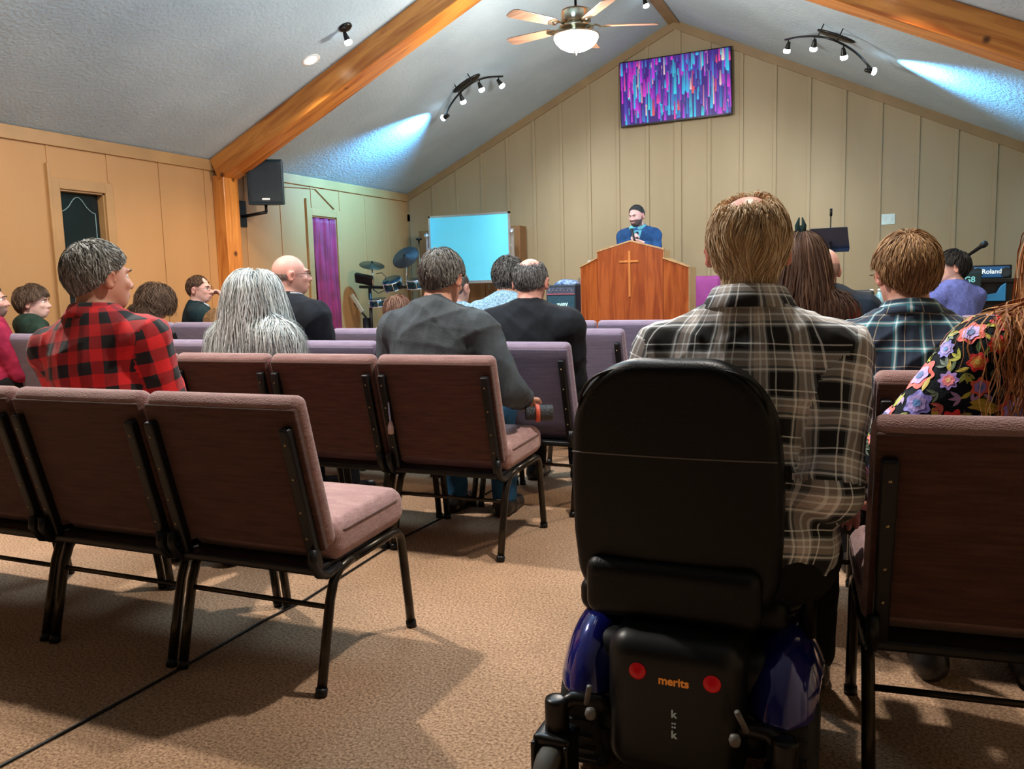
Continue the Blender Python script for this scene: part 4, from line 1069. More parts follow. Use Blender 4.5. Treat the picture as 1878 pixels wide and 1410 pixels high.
# ================================================================ POWER WHEELCHAIR
m_vinyl = mat('black_vinyl', (.0025,.003,.003), .42, col2=(.002,.002,.002), bump=.15, bscale=300, spec=.28)
m_blueM = mat('metallic_blue_shell', (.012,.018,.22), .12, metal=.35, col2=(.008,.010,.14), coat=1.0)
m_rub = mat('tyre_rubber', (.025,.026,.024), .75, bump=.3, bscale=80)
m_gryr = mat('grey_castor_rubber', (.09,.088,.075), .7, col2=(.06,.058,.05))
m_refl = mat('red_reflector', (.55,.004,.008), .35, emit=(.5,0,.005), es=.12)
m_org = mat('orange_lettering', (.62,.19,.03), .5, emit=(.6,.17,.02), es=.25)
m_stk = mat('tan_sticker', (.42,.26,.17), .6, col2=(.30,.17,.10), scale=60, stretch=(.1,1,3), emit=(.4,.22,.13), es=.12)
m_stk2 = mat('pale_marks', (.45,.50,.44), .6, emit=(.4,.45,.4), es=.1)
m_seam = mat('seam_piping_grey', (.16,.15,.14), .5)
wx, wy = 1.955, 1.66
wc = empty('power_wheelchair', (wx, wy, 0), 0, 'black power wheelchair with tall padded back and blue fenders in the aisle', 'wheelchair')
def sdf_back(p):
    z = p[:, 2]; x = p[:, 0]; cz = .69; h = A(.222, .272)
    taper = 1-.10*np.clip((z-.72)/.25, 0, 1)-.06*np.clip((.58-z)/.16, 0, 1)
    q = np.stack([np.abs(x)/taper, np.abs(z-cz)], 1); r = np.where(z > cz, .15, .085)
    v = q-h+r[:, None]; d2 = np.linalg.norm(np.maximum(v, 0), axis=1)+np.minimum(v.max(1), 0)-r
    yc = .05-.02*((z-.7)/.27)+.25*x*x
    rr = .028; dy = np.abs(p[:, 1]-yc)-.048
    w = np.stack([d2+rr, dy+rr], 1)
    return np.linalg.norm(np.maximum(w, 0), axis=1)+np.minimum(w.max(1), 0)-rr
V, F = field_mesh(sdf_back, (-.26, -.06, .40), (.26, .16, .99), .006)
bk = npmesh('backrest', V, F, m_vinyl, wc)
def on_back(x, z, e=.002):
    y = .05-.02*((z-.7)/.27)+.25*x*x-.048
    return (x, y-e, z)
q = MB(); q.tube([on_back(x, .762-.012*math.cos(x*6)*0, .0) for x in np.linspace(-.212, .212, 24)], .0016, 6); q.build('seam_line', m_seam, bk)
ring = []
for a in np.linspace(0, PI, 40):
    x = -.195*math.copysign(abs(math.cos(a))**.6, math.cos(a)); z = .82+.128*abs(math.sin(a))**.6
    ring.append((x, on_back(x, z)[1]+.012, z))
q = MB(); q.tube(ring, .0035, 6); q.build('edge_piping', m_vinyl, bk)
q = MB(); q.box((-.032, -.006, .480), (.032, .001, .512)); q.build('label_plate', m_stk, bk)
q = MB(); q.rbox((-.185, -.012, .405), (.185, .09, .535), .03, 4); q.build('seat_back_shell', m_vinyl, wc)
q = MB(); q.rbox((-.23, .08, .37), (.23, .50, .45), .03, 4); q.build('seat', m_vinyl, wc)
q = MB(); q.rbox((-.12, -.085, .10), (.16, .42, .405), .05, 4); sh_ = q.build('rear_shroud', m_black, wc)
q = MB(); q.rbox((-.20, .0, .12), (.22, .46, .36), .05, 4); q.build('battery_case', m_black, wc)
for x, z in ((-.048, .334), (.102, .331)):
    q = MB(); q.lathe([(0, 0), (.0175, 0), (.0175, .003), (.015, .0045), (0, .0048)], seg=28, M=Matrix.Translation((x, -.0845, z)) @ Matrix.Rotation(PI/2, 4, 'X')); q.build('red_reflector', m_refl, sh_)
text_obj('brand_lettering', 'merits', .024, m_org, sh_, Matrix.Translation((.026, -.0865, .322)) @ Matrix.Rotation(PI/2, 4, 'X'), .001, .0006, 1.0, 1.0)
text_obj('warning_lettering', 'k\n::\nk', .022, m_stk2, sh_, Matrix.Translation((.026, -.0865, .232)) @ Matrix.Rotation(PI/2, 4, 'X'), .001, .0006)
# fenders
bx = .022
for sg in (-1, 1):
    def sf(p, sg=sg):
        c = A(bx+sg*.200, .13, .20)
        a = el(c, (.092, .20, .190))(p)
        b = el(c-A(0, 0, .06), (.30, .17, .16))(p)
        return np.maximum(np.maximum(a, -b), .245-p[:, 2])
    V, F = field_mesh(sf, (bx+min(sg*.05, sg*.30), -.12, .15), (bx+max(sg*.05, sg*.30), .40, .45), .006)
    npmesh('fender', V, F, m_blueM, wc)
    w = MB(); Mw = Matrix.Translation((bx+sg*.222, .14, .165)) @ Matrix.Rotation(PI/2, 4, 'Y')
    w.lathe([(.0, -.02), (.10, -.022), (.125, -.042), (.150, -.046), (.160, -.030), (.163, 0), (.160, .030), (.150, .046), (.125, .042), (.10, .022), (0, .02)], seg=40, M=Mw)
    wh = w.build('drive_wheel', m_rub, wc)
    w = MB()
    for k in range(28):
        a = 2*PI*k/28
        w.box((-.008, -.034, -.004), (.008, .034, .006), Mw @ Matrix.Rotation(a, 4, 'Z') @ Matrix.Translation((.163, 0, 0)) @ Matrix.Rotation(PI/2, 4, 'X'))
    tg = w.build('tyre_tread', m_rub, wh); tag(tg, kind='stuff')
    # rear castor: barrel, arm, fork, wheel
    cx, cy = (-.225, -.085) if sg < 0 else (.24, -.085)
    b_ = MB(); b_.lathe([(0, .175), (.024, .175), (.026, .18), (.026, .262), (.024, .268), (.012, .270), (0, .270)], (cx, cy, -.025), 20); bo = b_.build('castor_barrel', m_blackm, wc)
    b_ = MB(); b_.tube([(cx, cy, .22), (cx-sg*.03, cy+.02, .237), (cx-sg*.07, cy+.03, .235), (cx-sg*.12, cy+.06, .21)], [.018, .017, .019, .02], 10); b_.build('castor_arm', m_blackm, wc)
    b_ = MB(); b_.tube([(cx-sg*.07, cy-.01, .25), (cx-sg*.085, cy-.035, .30)], .006, 8); b_.lathe([(0, -.012), (.009, -.010), (.012, 0), (.009, .010), (0, .012)], (cx-sg*.088, cy-.04, .245), 12); b_.build('release_lever', m_seam, wc)
    b_ = MB(); b_.rbox((cx-.042, cy-.045, .152), (cx+.042, cy+.035, .176), .010, 2)
    b_.rbox((cx-.042, cy-.055, .07), (cx-.030, cy+.02, .165), .005, 2); b_.rbox((cx+.030, cy-.055, .07), (cx+.042, cy+.02, .165), .005, 2)
    b_.build('castor_fork', m_blackm, wc)
    b_ = MB(); Mc = Matrix.Translation((cx, cy-.035, .080)) @ Matrix.Rotation(PI/2, 4, 'Y')
    b_.lathe([(0, -.015), (.045, -.016), (.055, -.024), (.070, -.024), (.078, -.015), (.080, 0), (.078, .015), (.070, .024), (.055, .024), (.045, .016), (0, .015)], seg=32, M=Mc); b_.build('castor_wheel', m_gryr, wc)
    # armrests
    ax = .265 if sg > 0 else -.175
    b_ = MB(); b_.rbox((ax-.028, .13, .655), (ax+.028, .38, .69), .014, 3); b_.build('armrest', m_vinyl, wc)
    b_ = MB(); b_.tube([(ax, .14, .36), (ax, .14, .50), (ax, .14, .655)], .018, 10); b_.tube([(ax, .14, .44), (ax*.75, .14, .40)], .014, 8); b_.build('armrest_post', m_blackm, wc)
b_ = MB(); b_.tube([(.265, .34, .64), (.285, .44, .66)], .012, 8); b_.rbox((.25, .36, .66), (.315, .47, .72), .012, 2); jo = b_.build('joystick_box', m_black, wc)
b_ = MB(); b_.lathe([(0, 0), (.012, 0), (.006, .015), (.006, .03), (.013, .038), (.013, .052), (0, .058)], (.283, .42, .72), 14); b_.build('joystick', m_black, jo)
b_ = MB(); b_.tube([(.265, .30, .64), (.27, .24, .52), (.24, .16, .42)], .004, 6); b_.build('control_cable', m_black, wc)
b_ = MB(); b_.rbox((-.17, .60, .07), (.17, .85, .09), .008, 2); b_.tube([(-.10, .46, .30), (-.10, .60, .12), (-.10, .62, .085)], .014, 8); b_.tube([(.10, .46, .30), (.10, .60, .12), (.10, .62, .085)], .014, 8); b_.build('footplate', m_black, wc)
# ================================================================ LECTERN
m_lec = wood('lectern_wood', (.33,.085,.020), (.19,.036,.008), 3.2, 'z', .28, knots=True)
m_lecS = wood('lectern_edge', (.50,.32,.15), (.36,.20,.09), 3, 'z', .4, knots=False)
LY = 9.0
lt = empty('lectern', (-.08, LY, STZ), 0, 'orange-brown wooden lectern with stepped gable front and thin cross', 'lectern')
def LP(px, py, y=LY):
    p = at(px, py, y); return (p[0]+.08, p[2]-STZ)
a = LP(1096, 463); b = LP(1157, 443); c = LP(1216, 456)
xa, xb, xc = a[0], b[0], c[0]; za, zb, zc = a[1], b[1], c[1]
q = MB(); q.prism([(xa, 0), (xc, 0), (xc, za), (xb, zb), (xa, za)], -.012, .012, 1); fp = q.build('front_panel', m_lec, lt)
def slab(mb, p0, p1, z0, z1a, z1b, t=.02):
    "upright board from p0 to p1 in plan, top rising from z1a to z1b"
    d = Vector((p1[0]-p0[0], p1[1]-p0[1], 0)); n = Vector((-d.y, d.x, 0)).normalized()*t/2
    P0 = Vector((p0[0], p0[1], 0)); P1 = Vector((p1[0], p1[1], 0))
    vs = [P0-n, P1-n, P1+n, P0+n]; vs = [(v.x, v.y, z0) for v in vs]+[(vs[0].x, vs[0].y, z1a), (vs[1].x, vs[1].y, z1b), (vs[2].x, vs[2].y, z1b), (vs[3].x, vs[3].y, z1a)]
    mb.add(vs, [(0,1,2,3),(4,5,6,7),(0,1,5,4),(1,2,6,5),(2,3,7,6),(3,0,4,7)])
lw = LP(1066, 491, LY+.10); rw = LP(1262, 490, LY+.10)
zl1 = LP(1097, 474)[1]; zr1 = LP(1217, 474)[1]
q = MB(); slab(q, (lw[0], .10), (xa, 0), 0, lw[1], zl1); q.build('side_wing', m_lec, lt)
q = MB(); slab(q, (xc, 0), (rw[0], .10), 0, zr1, rw[1]); q.build('side_wing', m_lec, lt)
for (X, Y, Z) in ((lw[0], .10, lw[1]), (rw[0], .10, rw[1])):
    q = MB(); q.box((X-.01, Y, 0), (X+.01, Y+.40, Z)); q.build('side_panel', m_lecS, lt)
for X in (xa, xc):
    q = MB(); q.box((X-.01, .0, 0), (X+.01, .30, za)); q.build('inner_panel', m_lecS, lt)
q = MB()
for (p0, z0, p1, z1) in (((xa-.012, -.02), za, (xb, -.02), zb), ((xb, -.02), zb, (xc+.012, -.02), za)):
    q.add([(p0[0], -.02, z0), (p1[0], -.02, z1), (p1[0], .03, z1), (p0[0], .03, z0), (p0[0], -.02, z0+.016), (p1[0], -.02, z1+.016), (p1[0], .03, z1+.016), (p0[0], .03, z0+.016)], [(0,1,2,3),(4,5,6,7),(0,1,5,4),(1,2,6,5),(2,3,7,6),(3,0,4,7)])
q.build('top_moulding', m_lecS, lt)
for (xs, ys, zs, xe, ye, ze) in ((lw[0]-.012, .10, lw[1], xa, -.005, zl1), (xc, -.005, zr1, rw[0]+.012, .10, rw[1])):
    q = MB(); q.add([(xs, ys-.02, zs), (xe, ye-.02, ze), (xe, ye+.03, ze), (xs, ys+.40, zs), (xs, ys-.02, zs+.014), (xe, ye-.02, ze+.014), (xe, ye+.03, ze+.014), (xs, ys+.40, zs+.014)], [(0,1,2,3),(4,5,6,7),(0,1,5,4),(1,2,6,5),(2,3,7,6),(3,0,4,7)]); q.build('wing_moulding', m_lecS, lt)
q = MB(); q.box((xa, .03, za-.12), (xc, .42, za-.10)); q.build('desk_top', m_lec, lt)
c1 = LP(1155, 460); c2 = LP(1155, 544); c3 = LP(1137, 480); c4_ = LP(1172, 480)
q = MB(); w_ = .011; q.prism([(c1[0]-w_, c2[1]), (c1[0]+w_, c2[1]), (c1[0]+w_, c3[1]-w_), (c4_[0], c3[1]-w_), (c4_[0], c3[1]+w_), (c1[0]+w_, c3[1]+w_), (c1[0]+w_, c1[1]), (c1[0]-w_, c1[1]), (c1[0]-w_, c3[1]+w_), (c3[0], c3[1]+w_), (c3[0], c3[1]-w_), (c1[0]-w_, c3[1]-w_)], -.028, -.011, 1)
q.build('cross', wood('cross_wood', (.55,.22,.06), (.38,.13,.03), 3, 'z', .3, knots=False), lt, bevel=.002)
m_paper = mat('pale_paper', (.50,.66,.68), .7)
p = at(1088, 481, LY+.25)
q = MB()
for k in range(4): q.box((-.075+.004*k, -.10, .017*k), (.075-.002*k, .10, .017*k+.015), Matrix.Rotation(.05*k, 4, 'Z'))
o = q.build('paper_stack', m_paper, None, (p[0], LY+.30, lw[1]+STZ+.016)); tag(o, 'pale blue-white stack of papers on the left shoulder of the lectern', 'papers')
# microphone in the preacher's hand
def in_hand(o, P, v, sg):
    pass
P_ = PERSONS['bearded preacher in blue suit standing behind the lectern holding a microphone']
mc = empty('handheld_microphone', (0, 0, 0), 0, 'dark handheld microphone with pale grille held in the preacher\'s hand', 'microphone')
R0 = P_['root']; 
bpy.context.view_layer.update()
def wpt(P, v): return P['root'].matrix_world @ Vector(tuple(v))
hw_ = wpt(P_, P_['WR'][1]+A(-.055, .06, .05)); mo = wpt(P_, P_['hd'](0.0, .15, -.085))
dr = (mo-hw_).normalized(); Mq = Matrix.Translation(hw_-dr*.05) @ dr.to_track_quat('Z', 'Y').to_matrix().to_4x4(); ml = (mo-hw_).length+.03
q = MB(); q.lathe([(0, 0), (.011, 0), (.012, .02), (.015, ml*.75), (.019, ml*.80)], seg=16, M=Mq); q.build('handle', m_black, mc)
q = MB(); q.lathe([(.019, ml*.80), (.026, ml*.84), (.027, ml*.92), (.022, ml*.98), (.010, ml*1.02), (0, ml*1.03)], seg=18, M=Mq); q.build('grille', mat('pale_blue_grille', (.12,.45,.50), .4, bump=.5, bscale=600), mc)
# ================================================================ TELEVISION
m_scr = vcol('screen_glow', .3, emit=.85)
tv = empty('television', (0.017, D-.085, 3.545), 0, 'flat television high on the front wall showing coloured light streaks', 'television')
tv.rotation_euler = (0, math.radians(-1.0), 0)
hw_, hh_ = .715, .412
q = MB(); q.rbox((-hw_, -.018, -hh_), (hw_, .02, hh_), .008, 2); q.box((-.2, .02, -.2), (.2, .060, .2)); q.build('housing', m_black, tv)
s_ = MB(); rs = random.Random(5); W_, H_ = hw_-.014, hh_-.014
s_.col = (.05, .0, .22); s_.add([(-W_, -.0185, -H_+.008), (W_, -.0185, -H_+.008), (W_, -.0185, H_), (-W_, -.0185, H_)], [(0, 1, 2, 3)])
pal = [(.75,.0,.62), (.38,.0,.55), (.9,.02,.35), (.0,.50,.85), (.0,.20,.60), (.05,.02,.45), (.9,.30,.45), (.0,.65,.80), (.95,.62,.55), (.55,.0,.75), (.02,.01,.25), (.85,.05,.08), (.85,.75,.60)]
wts = [12, 13, 6, 14, 16, 20, 4, 9, 4, 12, 20, 4, 3]
N_ = 300
for k in range(N_):
    x = rs.uniform(-W_+.012, W_-.012); w = rs.uniform(.018, .042); L_ = rs.uniform(.10, .38); z0 = rs.uniform(-H_-.05, H_-.03); z1 = min(z0+L_, H_); z0 = max(z0, -H_+.01)
    if z1-z0 < .03: continue
    c = rs.choices(pal, wts)[0]; y = -.0187-.0000035*k
    hot = tuple(min(1, v*1.1+.04) for v in c); fade = tuple(v*.35+d_*.65 for v, d_ in zip(c, (.05, .0, .25)))
    n0 = len(s_.v)
    s_.col = None
    vs = [(x-w*.35, y, z1), (x+w*.35, y, z1), (x+w*.5, y, z0+w*.35), (x+w*.28, y, z0+.001), (x-w*.28, y, z0+.001), (x-w*.5, y, z0+w*.35)]
    s_.v.extend(vs); s_.c.extend([fade, fade, hot, hot, hot, hot]); s_.f.append(tuple(n0+i for i in range(6))); s_.sm.append(False)
scr = s_.build('screen', m_scr, tv, recalc=False)
text_obj('maker_mark', '\u2013', .02, m_white, tv, Matrix.Translation((0, -.0195, -hh_+.008)) @ Matrix.Rotation(PI/2, 4, 'X'), .0005)
# ================================================================ CEILING FAN
m_brass = mat('brushed_nickel', (.55,.47,.33), .22, metal=1.0, col2=(.42,.36,.26))
m_blade = wood('fan_blade_wood', (.20,.11,.07), (.12,.065,.04), 2.5, 'x', .35, knots=False)
m_bowl = mat('lit_bowl_glass', (.95,.88,.78), .4, emit=(1, .84, .66), es=4.2)
fn = empty('ceiling_fan', (-.01, 7.05, 0), 0, 'five-bladed ceiling fan with lit white glass bowl hanging below the ridge', 'ceiling fan')
q = MB(); q.lathe([(0, 3.45), (.011, 3.45), (.011, 4.12), (.05, 4.14), (.075, 4.18), (0, 4.19)], seg=18); q.build('downrod', m_blackm, fn)
q = MB(); q.lathe([(0, 3.44), (.07, 3.44), (.125, 3.42), (.13, 3.40), (.128, 3.325), (.115, 3.31), (.05, 3.30), (0, 3.30)], seg=36); q.build('motor_housing', m_brass, fn)
q = MB(); q.lathe([(0, 3.305), (.135, 3.300), (.15, 3.285), (.15, 3.270), (.11, 3.262), (.10, 3.235), (.195, 3.222), (.198, 3.212), (0, 3.212)], seg=36); q.build('light_fitter', m_brass, fn)
q = MB(); q.lathe([(.19, 3.212), (.192, 3.195), (.175, 3.160), (.14, 3.125), (.09, 3.100), (.04, 3.090), (0, 3.088)], seg=36); q.build('glass_bowl', m_bowl, fn)
q = MB(); q.lathe([(0, 3.09), (.028, 3.088), (.022, 3.076), (.008, 3.070), (.008, 3.058), (0, 3.054)], seg=16); q.build('finial', m_blackm, fn)
for k in range(5):
    a = math.radians(23+72*k)
    Mk = Matrix.Rotation(a, 4, 'Z') @ Matrix.Translation((0, 0, 3.285)) @ Matrix.Rotation(math.radians(11), 4, 'X')
    q = MB(); q.tube([Mk @ Vector(v) for v in ((.12, 0, .01), (.17, 0, .018), (.21, 0, .004), (.26, 0, .0))], [.02, .013, .016, .010], 8, sq=.5); q.add([Mk @ Vector(v) for v in ((.20, -.035, 0), (.27, -.045, 0), (.30, 0, 0), (.27, .045, 0), (.20, .035, 0), (.20, -.035, .004), (.27, -.045, .004), (.30, 0, .004), (.27, .045, .004), (.20, .035, .004))], [(0,1,2,3,4), (5,6,7,8,9), (0,1,6,5), (1,2,7,6), (2,3,8,7), (3,4,9,8), (4,0,5,9)]); bi = q.build('blade_iron', m_brass, fn)
    q = MB(); pl = [(.24, -.048), (.30, -.058), (.66, -.068), (.695, -.05), (.705, 0), (.695, .05), (.66, .068), (.30, .058), (.24, .048)]
    q.prism(pl, .004, .011, 2); q.v = [tuple(Mk @ Vector(v)) for v in q.v]; q.build('fan_blade', m_blade, fn, bevel=.002)
# ================================================================ TRACK LIGHTS AND SPOTS
m_bulb = mat('lit_spot_lens', (.9,.95,1), .4, emit=(.75,.90,1.0), es=14)
m_bulbW = mat('lit_warm_lens', (1,.9,.75), .4, emit=(1.0,.82,.60), es=10)
def nrm(x): 
    s = math.copysign(1, x); return Vector((-s*SL, 0, -1)).normalized()
def head(mb_parent, P, d, m_l=m_bulb):
    "spot head: stem from P downwards, shade pointing along d"
    d = Vector(d).normalized()
    q = MB(); q.tube([P, P+Vector((0, 0, -.05))], .006, 6); K = P+Vector((0, 0, -.055))
    M_ = Matrix.Translation(K) @ d.to_track_quat('Z', 'Y').to_matrix().to_4x4()
    q.lathe([(0, -.03), (.014, -.028), (.020, -.005), (.026, .03), (.030, .045)], seg=18, M=M_); h = q.build('spot_head', m_blackm, mb_parent)
    q = MB(); q.lathe([(0, .040), (.028, .040), (.034, .052), (.036, .068), (.026, .082), (0, .088)], seg=18, M=M_); q.build('lens', m_l, h)
    return K+d*.10
def pxc(px, py, drop): # point below the ceiling slope seen at a pixel
    P = ats(px, py); return P
def track(canopy_px, bar_px, heads_px, dirs, label):
    C0 = Vector(ats(*canopy_px)); n = nrm(C0.x)
    o = empty('track_light', (0, 0, 0), 0, label, 'track light')
    yb = C0.y
    # bar lies on a plane parallel to the slope, 14 cm under it
    def onplane(px, py):
        d = Fw*FPX+Rt*(px-939)+Up*(705-py); d = Vector(d); s = math.copysign(1, C0.x)
        Q = C0+n*.12; t = (Q-Vector(CAM)).dot(n)/d.dot(n); return Vector(CAM)+d*t
    bar = [onplane(*p) for p in bar_px]
    # smooth
    pts = []
    for i in range(len(bar)-1):
        for k in range(6):
            t = k/6; p0 = bar[max(i-1, 0)]; p1 = bar[i]; p2 = bar[i+1]; p3 = bar[min(i+2, len(bar)-1)]
            pts.append(.5*((2*p1)+(p2-p0)*t+(2*p0-5*p1+4*p2-p3)*t*t+(3*p1-p0-3*p2+p3)*t**3))
    pts.append(bar[-1])
    q = MB(); q.tube(pts, .011, 8); br = q.build('curved_bar', m_blackm, o)
    th = math.atan(SL)*(1 if C0.x < 0 else -1)
    Mc = Matrix.Translation(C0) @ Matrix.Rotation(-th, 4, 'Y')
    q = MB(); q.lathe([(0, 0), (.11, 0), (.11, -.012), (.095, -.022), (0, -.024)], seg=28, M=Mc @ Matrix.Diagonal((1.75, .75, 1, 1))); q.build('canopy', m_blackm, o)
    mid = pts[len(pts)//2]
    for k in (-3, 3):
        j = len(pts)//2+k; a_ = pts[j]; q = MB(); q.tube([a_, a_-n*.12], .006, 6); q.build('bar_stem', m_blackm, o)
    outs = []
    for hp_, dv in zip(heads_px, dirs):
        T_ = onplane(*hp_); best = min(pts, key=lambda w: (w-T_).length)
        outs.append(head(o, best, dv))
    return o, outs
tl1, h1 = track((855, 152), [(815, 217), (824, 196), (842, 172), (866, 152), (893, 142), (922, 140)], [(822, 205), (848, 170), (878, 149), (914, 140)], [(-1, .15, -.22), (.2, .5, -1), (.3, .4, -1), (.5, .4, -.8)], 'curved track light with four bright bulbs on the left ceiling slope')
tl2, h2 = track((1534, 65), [(1440, 73), (1465, 68), (1500, 67), (1535, 76), (1570, 97), (1598, 126)], [(1449, 74), (1497, 68), (1548, 82), (1590, 118)], [(-.3, .4, -1), (-.2, .5, -1), (.1, .5, -1), (1, .1, -.25)], 'curved track light with four bright bulbs on the right ceiling slope')
def single(px, label):
    C0 = Vector(ats(*px)); o = empty('ceiling_spotlight', (0, 0, 0), 0, label, 'spotlight')
    th = math.atan(SL)*(1 if C0.x < 0 else -1)
    q = MB(); q.lathe([(0, 0), (.062, 0), (.062, -.012), (.05, -.022), (0, -.024)], seg=24, M=Matrix.Translation(C0) @ Matrix.Rotation(-th, 4, 'Y')); q.build('canopy', m_blackm, o)
    return o, head(o, C0+Vector((0, 0, -.02)), (.25, .3, -1))
single((633, 49), 'single black spotlight on the ceiling above the recessed lamp')
single((1182, -12), 'single spotlight at the top edge beside the ceiling ridge')
def recessed(P, label):
    P = Vector(P); th = math.atan(SL)*(1 if P.x < 0 else -1)
    o = empty('recessed_light', (0, 0, 0), 0, label, 'recessed light'); M_ = Matrix.Translation(P) @ Matrix.Rotation(-th, 4, 'Y')
    q = MB(); q.lathe([(.062, -.004), (.085, -.004), (.090, -.001), (.090, .0)], seg=28, M=M_); q.lathe([(.060, -.004), (.074, -.006), (.088, -.002), (.088, .004)], seg=28, M=M_); q.build('trim_ring', m_white, o)
    q = MB(); q.lathe([(0, -.020), (.03, -.018), (.05, -.012), (.060, -.004)], seg=28, M=M_); q.build('lens', m_bulbW, o)
recessed(ats(570, 110), 'round warm recessed lamp in the ceiling left of the pine beam')
P = ats(570, 110); recessed((-P[0], P[1], P[2]), 'round warm recessed lamp in the right slope, above the frame')
# ================================================================ WALL SPEAKER
sp = empty('wall_speaker', (0, 0, 0), 0, 'black loudspeaker on a wall bracket beside the pine post', 'speaker')
m_spk = mat('black_grille', (.008,.018,.026), .5, bump=.4, bscale=500, col2=(.005,.012,.018))
xs = -WL+.36
Pc = Vector(atx(488, 335, xs)); print('speaker centre', Pc)
Ms = Matrix.Translation(Pc) @ Matrix.Rotation(math.radians(34), 4, 'Z') @ Matrix.Rotation(math.radians(4), 4, 'X')
q = MB(); q.prism([(-.185, -.12), (.185, -.12), (.185, .02), (.11, .17), (-.11, .17), (-.185, .02)], -.235, .235, 2); q.v = [tuple(Ms @ Vector(v)) for v in q.v]; q.build('cabinet', mat('speaker_cabinet', (.006,.022,.032), .35), sp, bevel=.012)
q = MB(); q.rbox((-.165, -.130, -.21), (.165, -.118, .21), .006, 2, Ms); gr = q.build('grille', m_spk, sp)
q = MB(); q.box((-.04, -.133, -.185), (.04, -.130, -.165), Ms); q.build('name_badge', m_white, gr)
bz = Pc.z-.29
q = MB(); q.box((-WL+.001, Pc.y-.06, bz-.16), (-WL+.02, Pc.y+.06, bz+.12)); q.tube([(-WL+.01, Pc.y, bz-.05), (Pc.x-.02, Pc.y, bz-.02)], .018, 8); q.tube([(Pc.x-.02, Pc.y, bz-.02), (Pc.x-.02, Pc.y, bz+.06)], .015, 8); q.build('wall_bracket', m_black, sp)
pp = [(-WL+.012, 7.55, 2.37), (-WL+.012, 8.1, 2.33), (-WL+.012, 8.45, 2.35), (-WL+.012, 8.72, 2.36), (-WL+.012, 9.10, 2.14)]
q = MB(); q.tube(pp, .007, 6); tag(q.build('speaker_wire', m_trim), 'painted wire drooping along the wall above the curtain window', 'wire')
# ================================================================ WHITEBOARD AND WHAT STANDS AT THE FRONT
m_wb = mat('whiteboard_face', (.14,.62,.80), .22, col2=(.12,.56,.74), scale=1.5, emit=(.08,.55,.78), es=.28)  # blue light on the board is put into its colour and a faint glow
m_alu = mat('aluminium', (.60,.66,.70), .3, metal=.8)
YW = 10.2
p0 = at(786, 397, YW); p1 = at(935, 390, YW); p2 = at(860, 518, YW)
wb = empty('whiteboard', ((p0[0]+p1[0])/2, YW, STZ), 0, 'blue-lit whiteboard on a stand against the front wall', 'whiteboard')
hw_ = (p1[0]-p0[0])/2; zt = p0[2]-STZ; zb = p2[2]-STZ
q = MB(); q.box((-hw_+.015, -.01, zb+.015), (hw_-.015, .01, zt-.015)); q.build('board', m_wb, wb)
q = MB()
for a_, b_ in (((-hw_, zb), (hw_, zb+.025)), ((-hw_, zt-.025), (hw_, zt)), ((-hw_, zb), (-hw_+.025, zt)), ((hw_-.025, zb), (hw_, zt))): q.box((a_[0], -.016, a_[1]), (b_[0], .014, b_[1]))
q.build('frame', m_alu, wb)
q = MB(); q.box((-hw_+.1, -.08, zb-.012), (hw_-.1, -.016, zb)); q.build('marker_tray', m_alu, wb)
for sg in (-1, 1):
    q = MB(); x = sg*(hw_+.03); q.box((x-.016, -.016, .05), (x+.016, .016, zt-.22)); q.box((x-.02, -.25, .03), (x+.02, .25, .06)); q.box((min(x, x-sg*.03), -.012, zt-.45), (max(x, x-sg*.03), .012, zt-.42)); po = q.build('stand_leg', m_alu, wb)
    q = MB(); q.lathe([(0, -.02), (.028, -.02), (.03, 0), (.028, .02), (0, .02)], seg=14, M=Matrix.Translation((x, -.03, zt-.26)) @ Matrix.Rotation(PI/2, 4, 'X')); q.build('pivot_knob', m_alu, po)
m_cab = wood('brown_cabinet', (.27,.13,.05), (.19,.085,.03), 3, 'z', .5, knots=False)
YC = 10.72
a = at(768, 424, YC); b = at(953, 424, YC)
cb = empty('storage_cabinet', ((a[0]+b[0])/2, YC, STZ), 0, 'brown wooden cabinet standing behind the whiteboard', 'cabinet')
hw_ = (b[0]-a[0])/2; hz = a[2]-STZ
q = MB(); q.box((-hw_, 0, 0), (hw_, .24, hz)); q.build('carcass', m_cab, cb)
for k in range(3):
    q = MB(); x0_ = -hw_+.02+k*(2*hw_-.04)/3; q.box((x0_, -.018, .05), (x0_+(2*hw_-.04)/3-.012, 0, hz-.03)); dd_ = q.build('door', m_cab, cb, bevel=.004)
    q = MB(); q.tube([(x0_+.06, -.03, hz*.5), (x0_+.06, -.03, hz*.5+.1)], .006, 6); q.build('handle', m_brass, dd_)
# outlet plate
P = at(1629, 402, D-.003)
pl = empty('outlet_plate', (P[0], D-.001, P[2]), 0, 'pale double switch plate on the front wall', 'switch plate')
q = MB(); q.rbox((-.075, -.008, -.062), (.075, 0, .062), .004, 2); q.build('plate', mat('switch_plate', (.62,.78,.76), .4), pl)
for x in (-.035, .035):
    q = MB(); q.box((x-.006, -.016, -.014), (x+.006, -.008, .014)); q.build('toggle', m_white, pl)
